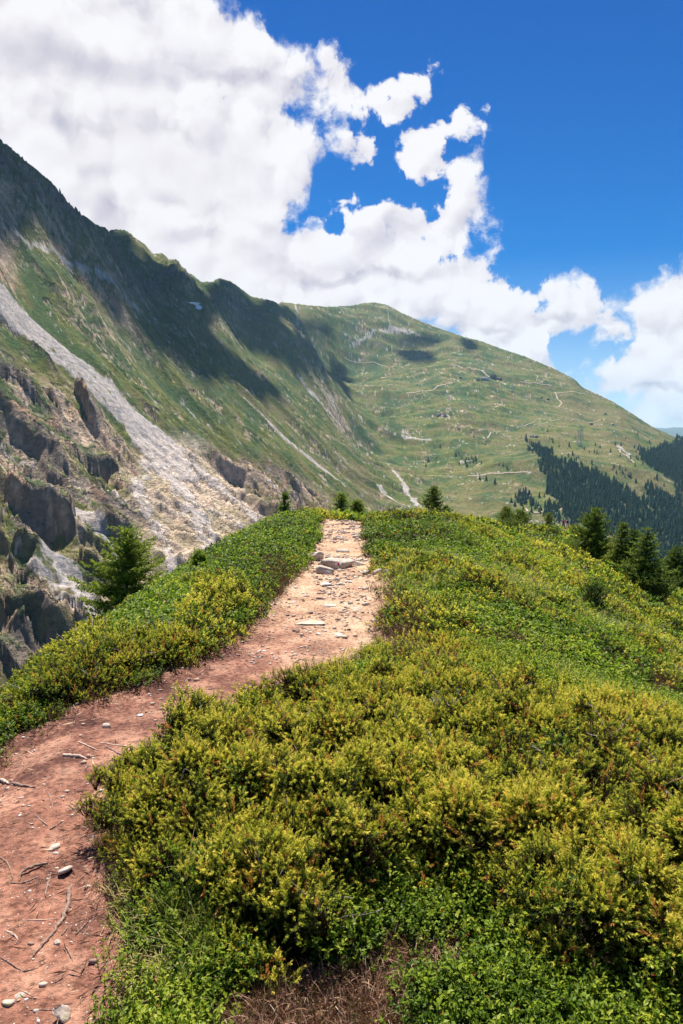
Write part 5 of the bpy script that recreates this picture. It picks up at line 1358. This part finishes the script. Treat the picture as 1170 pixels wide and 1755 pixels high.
for u, Y, h_, lab, tp, tr_, pk_, st_ in ((972.5, 116, 1.78, 'taller hiker in pale shirt and beige trousers with a dark backpack', M_whitec, M_beige, M_black, 1), (965.5, 119, 1.64, 'shorter hiker in a pink top with a navy backpack, left of the taller one', M_pink, M_navy, M_navy, -1)):
    q = pix_at(u, 900, Y); person((q[0], Y, float(ground_z(q[0], Y)) + 0.02), R(-20), h_, lab, tp, tr_, pk_, st_)

# juniper branches that reach out over the path
for i, (px, lab) in enumerate((([(230,1402),(190,1392),(146,1388)], 'lowest juniper branch reaching out over the path'), ([(245,1352),(208,1338),(170,1338)], 'middle juniper branch reaching out over the path'),
                               ([(300,1318),(248,1300),(192,1318)], 'upper juniper branch reaching out over the path'), ([(420,1272),(385,1256),(350,1252)], 'farthest juniper branch tip poking over the path bend'))):
    P_ = np.array([hit_near(u, v, lift=0.13) for u, v in px]); P_[:, 2] = ground_z(P_[:, 0], P_[:, 1]) + np.array([0.05, 0.12, 0.13])
    e = bpy.data.objects.new('juniper_branch', None); COL.objects.link(e); e.location = tuple(P_[0]); e['label'] = lab; e['category'] = 'branch'; e['group'] = 'juniper branches over the path'
    V, F, q = tube(P_ - P_[0], 0.005, 6, 0.1, i); link('stem', mesh_np('stem', V, F=F, quads=q, smooth=True), [M_bark if False else M_root], parent=e)
    parts = []
    for k in range(15):
        f = 0.15 + 0.85 * k / 14; c = np.array([np.interp(f, [0, .5, 1], P_[:, a]) for a in range(3)]) - P_[0] + rng.normal(size=3) * np.array([.03, .03, .012]) * (1.2 - 0.6 * f)
        for V, F, t in juniper(12, 0.028, 0.036, 30, 0.010, 0.0028): parts.append((V * (1.1 - 0.3 * f) + c + np.array([0, 0, 0.005]), F, t))
    o = link('foliage', join(parts, 'foliage', M_jun), parent=e)
bpy.context.view_layer.update()
drape_patch(mk, 574.0, 577.6, 964.5, 968.0, 'paint_mark', M_wp)
drape_patch(mk, 577.8, 581.0, 964.0, 968.2, 'paint_mark', M_rp)
drape_patch(mk, 581.2, 585.0, 964.5, 969.0, 'paint_mark', M_wp)

# ------------------------------------------------------------------ trails on the far slopes
m, n, b = material('gravel_track'); tcn = n.new('ShaderNodeTexCoord')
n.put(b.inputs['Base Color'], n.ramp(n.noise(tcn.outputs['Object'], 0.2, 4, 0.6), [(0.35, (0.30, 0.23, 0.16)), (0.6, (0.46, 0.37, 0.27))])); M_track = m
def track(px, w, name='mountain_trail'):
    L_ = np.array([hitf(u, v)[:2] for u, v in px]); seg = np.linalg.norm(np.diff(L_, axis=0), axis=1); ln = np.concatenate([[0], np.cumsum(seg)])
    n_ = max(8, int(ln[-1] / 6)); t = np.linspace(0, ln[-1], n_); P_ = np.stack([np.interp(t, ln, L_[:, k]) for k in range(2)], 1)
    for _ in range(3): P_[1:-1] = (P_[:-2] + P_[1:-1] * 2 + P_[2:]) / 4
    P_[:, 0] += 2.0 * fbm(t / 60, t * 0 + ln[-1], 3, 0.5, 500)
    T = unit(np.gradient(P_, axis=0)); S_ = np.stack([-T[:, 1], T[:, 0]], 1)
    ww = w * 0.75 * (0.6 + 0.7 * rng.random(n_)) * 0.5
    rows = []
    for f in (-1, -0.33, 0.33, 1):
        q = P_ + S_ * (ww * f)[:, None]; rows.append(np.stack([q[:, 0], q[:, 1], far_z(q[:, 0], q[:, 1]) + 1.0], 1))
    V = np.stack(rows, 1).reshape(-1, 3); q = np.array([(i * 4 + k, i * 4 + k + 1, (i + 1) * 4 + k + 1, (i + 1) * 4 + k) for i in range(n_ - 1) for k in range(3)])
    link(name, mesh_np(name, V, quads=q, smooth=True), [M_track], kind='structure')
track([(693,675),(720,672),(745,668),(750,662),(776,656)], 8)
track([(755,714),(768,711),(771,716),(764,722)], 6)
track([(828,752),(838,748),(841,741)], 6)
track([(772,626),(786,628),(800,632),(815,634)], 8)
track([(815,632),(828,638),(838,646)], 14)
track([(786,640),(792,636),(798,641)], 5)
track([(950,673),(955,684),(963,691),(952,699)], 7)
track([(950,674),(975,672),(1000,676),(1025,682)], 6)
track([(890,655),(920,658),(945,662)], 5)
track([(800,817),(830,815),(862,812),(905,809)], 5)
track([(780,816),(740,815),(700,812)], 3)
track([(960,876),(930,877),(900,878),(884,879)], 6)
track([(956,877),(966,868),(972,862)], 5)
track([(976,846),(973,842),(980,838)], 4)
track([(590,614),(640,621),(690,631)], 4)
track([(671,572),(667,552),(664,532)], 3)
track([(885,735),(925,727),(980,720),(1035,717)], 4)
track([(1060,770),(1066,778),(1076,783),(1085,794)], 8)
track([(990,707),(994,712)], 5)
track([(900,872),(905,877)], 4)

# ------------------------------------------------------------------ buildings of the lift station and huts
m, n, b = material('dark_timber'); b.inputs['Base Color'].default_value = (0.07, 0.055, 0.06, 1); M_tim = m
m, n, b = material('pale_render'); b.inputs['Base Color'].default_value = (0.68, 0.66, 0.62, 1); M_ren = m
m, n, b = material('grey_roof'); b.inputs['Base Color'].default_value = (0.14, 0.15, 0.18, 1); M_roof = m
m, n, b = material('red_roof'); b.inputs['Base Color'].default_value = (0.42, 0.08, 0.06, 1); M_red = m
m, n, b = material('window_glass'); b.inputs['Base Color'].default_value = (0.03, 0.04, 0.06, 1); b.inputs['Roughness'].default_value = 0.1; M_win = m
m, n, b = material('galvanised_steel'); b.inputs['Base Color'].default_value = (0.34, 0.36, 0.38, 1); b.inputs['Roughness'].default_value = 0.5; M_steel = m
def box(x0, y0, z0, x1, y1, z1):
    V = np.array([(x, y, z) for z in (z0, z1) for x, y in ((x0, y0), (x1, y0), (x1, y1), (x0, y1))], float)
    return V, np.array([(0, 3, 2, 1), (4, 5, 6, 7), (0, 1, 5, 4), (1, 2, 6, 5), (2, 3, 7, 6), (3, 0, 4, 7)])
def boxes(lst):
    Vs, Fs, o = [], [], 0
    for b_ in lst:
        V, F = box(*b_); Vs.append(V); Fs.append(F + o); o += 8
    return np.concatenate(Vs), np.concatenate(Fs)
def gable(w, d, z0, h, ov=0.8, th=0.35):
    V = []
    for y in (-d / 2 - ov, d / 2 + ov):
        V += [(-w / 2 - ov, y, z0), (0, y, z0 + h), (w / 2 + ov, y, z0), (w / 2 + ov, y, z0 - th), (0, y, z0 + h - th), (-w / 2 - ov, y, z0 - th)]
    q = [(0, 1, 4, 5), (1, 2, 3, 4)]; F = [tuple(q[0]), tuple(q[1])] + [(6 + 5, 6 + 4, 6 + 1, 6 + 0), (6 + 4, 6 + 3, 6 + 2, 6 + 1)]
    for a, b_ in ((0, 1), (1, 2), (2, 3), (3, 4), (4, 5), (5, 0)): F.append((a, a + 6, b_ + 6, b_))
    return np.array(V), np.array(F)
def house(u, v, w, d, h, roofh, wall, roof, label, nwin, rz=0.0, name='mountain_hut', cat='hut'):
    p = hitf(u, v); e = bpy.data.objects.new(name, None); COL.objects.link(e); zz = min(far_z(np.array([p[0] + a]), np.array([p[1] + c]))[0] for a in (-w / 2, w / 2) for c in (-d / 2, d / 2))
    e.location = (p[0], p[1], p[2] - 0.5); e.rotation_euler = (0, 0, rz); e['label'] = label; e['category'] = cat
    dn = max(3.0, p[2] - zz + 4)
    V, F = box(-w / 2, -d / 2, -dn, w / 2, d / 2, h); link('wall', mesh_np('wall', V, quads=F), [wall], parent=e)
    if roofh > 0:
        V, F = gable(w, d, h, roofh); V2 = np.array([(-w / 2, -d / 2, h), (w / 2, -d / 2, h), (0, -d / 2, h + roofh * .95), (-w / 2, d / 2, h), (w / 2, d / 2, h), (0, d / 2, h + roofh * .95)])
        [link('gable', mesh_np('gable', V2[k_:k_ + 3], F=[f_]), [wall], parent=e) for k_, f_ in ((0, (0, 1, 2)), (3, (0, 2, 1)))]
    else: V, F = box(-w / 2 - .6, -d / 2 - .6, h, w / 2 + .6, d / 2 + .6, h + 0.8)
    link('roof', mesh_np('roof', V, quads=F), [roof], parent=e)
    for k in range(nwin):
        x = -w / 2 + (k + 0.5) * w / nwin; ww = w / nwin * 0.3
        V, F = box(x - ww, -d / 2 - 0.12, h * 0.35, x + ww, -d / 2 - 0.02, h * 0.75); link('window', mesh_np('window', V, quads=F), [M_win], parent=e)
    return e
house(845, 648.5, 24, 14, 11, 4, M_tim, M_roof, 'dark tall lift station building at the end of the wide pale track', 4, name='lift_station', cat='building')
house(855, 650.5, 22, 11, 5, 0, M_roof, M_roof, 'low grey annex right of the dark lift station', 4, name='station_annex', cat='building')
house(831, 649.5, 34, 10, 4, 0, M_ren, M_ren, 'long pale terrace building left of the dark lift station', 5, name='terrace_building', cat='building')
house(819, 651, 12, 8, 4, 2, M_roof, M_roof, 'small blue grey hut left of the pale terrace building', 2)
house(789, 648, 9, 7, 3, 2, M_tim, M_tim, 'tiny dark hut alone between the two zigzag trails', 2)
house(751, 712, 14, 8, 4, 3, M_ren, M_red, 'red roofed chalet, left one of the pair by the hook shaped trail', 3, name='chalet', cat='chalet')
house(762, 712.5, 8, 7, 3.5, 3, M_ren, M_red, 'smaller red roofed chalet, right one of the pair by the hook shaped trail', 2, name='chalet', cat='chalet')
house(939, 685.5, 9, 7, 4, 2, M_tim, M_tim, 'dark hut just left of the steep zigzag trail', 2)
house(928, 682.5, 6, 5, 3, 2, M_tim, M_roof, 'small grey hut up left of the dark hut by the zigzag', 1)
house(1013, 728, 10, 7, 4, 2, M_tim, M_tim, 'dark hut on the open slope above the lattice pylons', 2)
house(911, 749, 12, 7, 4, 2.5, M_ren, M_roof, 'pale hut with grey roof, left one of the pair above the forest', 2)
house(919, 750, 10, 6, 3.5, 2, M_roof, M_roof, 'grey hut, right one of the pair above the forest', 2)
house(1037, 710, 8, 6, 3, 2, M_roof, M_roof, 'grey hut near the skyline of the right slope', 1)
house(1050, 728, 8, 6, 3, 2, M_ren, M_ren, 'white hut on the brown slope below the skyline', 1)

def pylon(u, v, hpx, label, name='lift_pylon', arm=True):
    p = hitf(u, v); H = hpx / FPX * p[1]; e = bpy.data.objects.new(name, None); COL.objects.link(e); e.location = tuple(p); e['label'] = label; e['category'] = 'pylon'
    w0, w1, r_ = H * 0.13, H * 0.045, H * 0.010
    V_, F_ = [], []; o = 0
    cor = [np.array([(sx * w0, sy * w0, -2), (sx * w1, sy * w1, H)]) for sx, sy in ((-1, -1), (1, -1), (1, 1), (-1, 1))]
    for c_ in cor:
        V, F, q = tube(c_, r_, 4, 0.0); link('leg', mesh_np('leg', V, F=F, quads=q), [M_steel], parent=e)
    P0, P1 = [], []
    for k in range(7):
        a, b_ = k / 7, (k + 1) / 7
        for i in range(4):
            c0, c1 = cor[i], cor[(i + 1) % 4]
            P0 += [c0[0] * (1 - a) + c0[1] * a, c1[0] * (1 - a) + c1[1] * a]; P1 += [c1[0] * (1 - b_) + c1[1] * b_, c0[0] * (1 - b_) + c0[1] * b_]
    V, F, t = stems_mesh(np.array(P0), np.array(P1), r_ * 0.8, 0); o_ = link('lattice_bracing', mesh_np('lattice_bracing', V, quads=F), [M_steel], parent=e); o_['kind'] = 'stuff'
    V, F = box(-H * 0.17, -H * .02, H, H * 0.17, H * .02, H * 1.03); link('cross_arm', mesh_np('cross_arm', V, quads=F), [M_steel], parent=e)
pylon(992, 763, 24, 'tall lattice pylon above the forest, lower one of the close pair')
pylon(997, 752, 18, 'lattice pylon above the forest, upper one of the close pair')
pylon(878, 673, 12, 'lattice pylon below the dark lift station')
pylon(855, 689, 7, 'small pylon below left of the lattice pylon under the lift station')
pylon(869, 712, 8, 'pylon halfway down the green slope under the lift station')
pylon(890, 731, 8, 'lowest small pylon on the green slope, above the pair of huts')
pylon(798, 580, 6, 'small lift mast on the knoll of the skyline', 'lift_mast')
pylon(775, 638, 6, 'small mast above the zigzag trail', 'lift_mast')

# ------------------------------------------------------------------ far conifers
m, n, b = material('far_conifer'); oi = n.new('ShaderNodeObjectInfo'); tcn = n.new('ShaderNodeTexCoord')
n.put(b.inputs['Base Color'], n.mix(n.noise(tcn.outputs['Object'], 1.5, 3, 0.6), n.ramp(oi.outputs['Random'], [(0.0, (0.022, 0.075, 0.055)), (0.6, (0.045, 0.12, 0.070)), (1.0, (0.11, 0.18, 0.070))]), (0.045, 0.10, 0.06)))
b.inputs['Specular IOR Level'].default_value = 0.1; M_farc = m
def far_tree_mesh(seed, H=14.0, Rr=2.7, tiers=7, leaf=26):
    r = np.random.default_rng(seed); V, F = [], []; o = 0
    a = np.linspace(0, 2 * np.pi, 5, endpoint=False)
    ring = np.concatenate([np.stack([.25 * np.cos(a), .25 * np.sin(a), a * 0 - 2], 1), np.array([[0, 0, H * .96]])]); V.append(ring); F += [(i, (i + 1) % 5, 5) for i in range(5)]; o = 6
    for k in range(tiers):
        f = 0.10 + 0.86 * k / tiers; z = H * f; R_ = Rr * (1 - f) ** 0.8 * (0.85 + 0.3 * r.random()) + 0.25; n_ = 8; aa = np.linspace(0, 2 * np.pi, n_, endpoint=False) + r.random() * 3
        rr = R_ * (0.65 + 0.6 * r.random(n_)); top = z + H * 0.20
        for i in range(n_):
            th = aa[i]; w = 0.55
            V.append(np.array([(0, 0, top), (rr[i] * math.cos(th - w), rr[i] * math.sin(th - w), z + r.normal() * .25), (rr[i] * 1.15 * math.cos(th), rr[i] * 1.15 * math.sin(th), z - 0.5 + r.normal() * .25), (rr[i] * math.cos(th + w), rr[i] * math.sin(th + w), z + r.normal() * .25)]))
            F += [(o, o + 1, o + 2), (o, o + 2, o + 3)]; o += 4
    return mesh_np('far_conifer', np.concatenate(V), F=np.array(F))
FT = [far_tree_mesh(i, 14, 2.4 + 0.4 * i) for i in range(3)]
for t_ in FT: t_.materials.append(M_farc)
PF = bpy.data.collections.new('far_conifers')
for i, t_ in enumerate(FT): o = bpy.data.objects.new('conifer_form_' + 'abc'[i], t_); PF.objects.link(o)
def fill(poly, n_, seed, thin=0.0):
    P_ = plan2(poly); r = np.random.default_rng(seed); lo, hi = P_.min(0), P_.max(0)
    q = lo + (hi - lo) * r.random((n_, 2)); q = q[in_poly(q[:, 0] + 14 * fbm(q[:, 0] / 60, q[:, 1] / 60, 3, .5, seed), q[:, 1] + 14 * fbm(q[:, 0] / 60, q[:, 1] / 60, 3, .5, seed + 1), P_)]
    g = fbm(q[:, 0] / 45, q[:, 1] / 45, 3, 0.6, seed + 2) - thin
    return q[g > -0.42]
def plan2(pts): return np.array([hitf(*p)[:2] for p in pts])
def area_fill(poly, sp, seed, thin=0.0):
    P_ = plan2(poly); lo, hi = P_.min(0), P_.max(0); return fill(poly, int(np.prod(hi - lo) / (sp * sp)), seed, thin)
big_ = [area_fill([(905,770),(935,775),(950,790),(985,795),(1030,812),(1060,830),(1090,855),(1112,878),(1140,905),(1165,935),(1180,1000),(1120,985),(1060,925),(1010,905),(975,885),(955,870),(940,850),(935,820),(925,800)], 6.2, 1),
        area_fill([(1092,772),(1110,775),(1130,768),(1160,752),(1190,748),(1220,980),(1180,960),(1150,925),(1120,880),(1100,855),(1150,862),(1160,830),(1120,805),(1100,790)], 6.8, 2, 0.02),
        area_fill([(1112,830),(1145,850),(1150,880),(1120,870),(1105,845)], 7, 3),
        area_fill([(940,855),(960,870),(990,890),(985,925),(950,910),(928,890)], 9, 4, 0.15),
        area_fill([(890,845),(908,840),(915,868),(895,870),(886,860)], 8, 5),
        area_fill([(892,750),(905,756),(930,766),(948,778),(935,779),(915,768)], 8, 7)]
wood = np.concatenate(big_)
nW = len(wood); print('forest', nW)
wz = far_z(wood[:, 0], wood[:, 1])
scatter('distant_forest', np.stack([wood[:, 0], wood[:, 1], wz - 0.3], 1), np.stack([rng.normal(size=nW) * .03, rng.normal(size=nW) * .03, rng.random(nW) * 6.28], 1), 0.50 + 0.80 * rng.random(nW) ** 1.3, (rng.random(nW) * 3).astype(int), np.zeros(nW), PF)
single = [(791,783),(799,787),(803,789),(805,793),(808,788),(811,793),(787,796),(797,792),(800,799),(815,789),(816,795),(825,794),(781,782),(786,779),(734,791),(730,801),(748,787),(754,766),(788,739),(812,749),
          (862,799),(868,803),(870,806),(855,797),(904,767),(912,775),(920,770),(950,800),(833,824),(848,828),(822,822),(876,862),(882,868),(924,852),(917,868),(963,745),(975,765),(985,752),(1001,771),(1010,776),(1020,763),(1028,768),(1046,776),(1050,805),(1056,812),(1062,800),(1088,800),(1030,720),(1102,717),(1110,722),(1117,727),(1085,705),(1092,745),(932,790),(938,740),(947,758),(958,752),(970,757)]
r = np.random.default_rng(77)
for poly, k in (([(930,750),(1000,765),(1080,800),(1110,850),(1060,830),(1000,800),(940,780)], 70), ([(880,850),(940,850),(950,890),(890,890)], 22), ([(1040,740),(1120,745),(1100,800),(1060,790)], 18), ([(640,880),(760,880),(880,890),(800,905),(660,905)], 8), ([(1100,800),(1150,815),(1130,850)], 14)):
    for _ in range(k):
        P_ = np.array(poly); q = P_.min(0) + (P_.max(0) - P_.min(0)) * r.random(2)
        if in_poly(q[:1], q[1:], P_)[0]: single.append(tuple(q))
for i, (u, v) in enumerate(single):
    p = hitf(u, v); o = link('conifer', FT[i % 3]); s_ = r.uniform(0.45, 1.0) * (0.8 if v < 760 else 1.0); o.location = (p[0], p[1], p[2] - .3); o.scale = (s_ * r.uniform(.9, 1.3), s_ * r.uniform(.9, 1.3), s_); o.rotation_euler = (0, 0, r.random() * 6)
    o['label'] = 'small dark conifer dotted over the far grassy slope near the forest'; o['category'] = 'tree'; o['group'] = 'conifers dotted over the far slope'
# snow left in the shaded gully
m, n, b = material('old_snow'); b.inputs['Base Color'].default_value = (0.80, 0.82, 0.86, 1); M_snow = m
for px, lab in (([(322,518),(334,519),(344,522),(340,523),(330,521)], 'upper thin snow patch in the shaded gully of the left mountain'), ([(334,525),(342,524),(347,528),(341,531),(335,529)], 'lower snow patch in the shaded gully of the left mountain')):
    P_ = np.array([hitf(u, v) for u, v in px]); c = P_.mean(0); th = 2.0
    nP = len(P_); V = np.vstack([P_ + [0, 0, th * .3], P_ * 0.55 + c * 0.45 + np.array([0, 0, th]), [c + [0, 0, th * 1.1]], P_ - [0, 0, 3]]) - c
    q = [(i, (i + 1) % nP, nP + (i + 1) % nP, nP + i) for i in range(nP)] + [(i, 2 * nP + 1 + i, 2 * nP + 1 + (i + 1) % nP, (i + 1) % nP) for i in range(nP)]; F = [(nP + i, nP + (i + 1) % nP, 2 * nP) for i in range(nP)]
    o = link('snow_patch', mesh_np('snow_patch', V, F=F, quads=q), [M_snow], label=lab, category='snow patch'); o.location = c
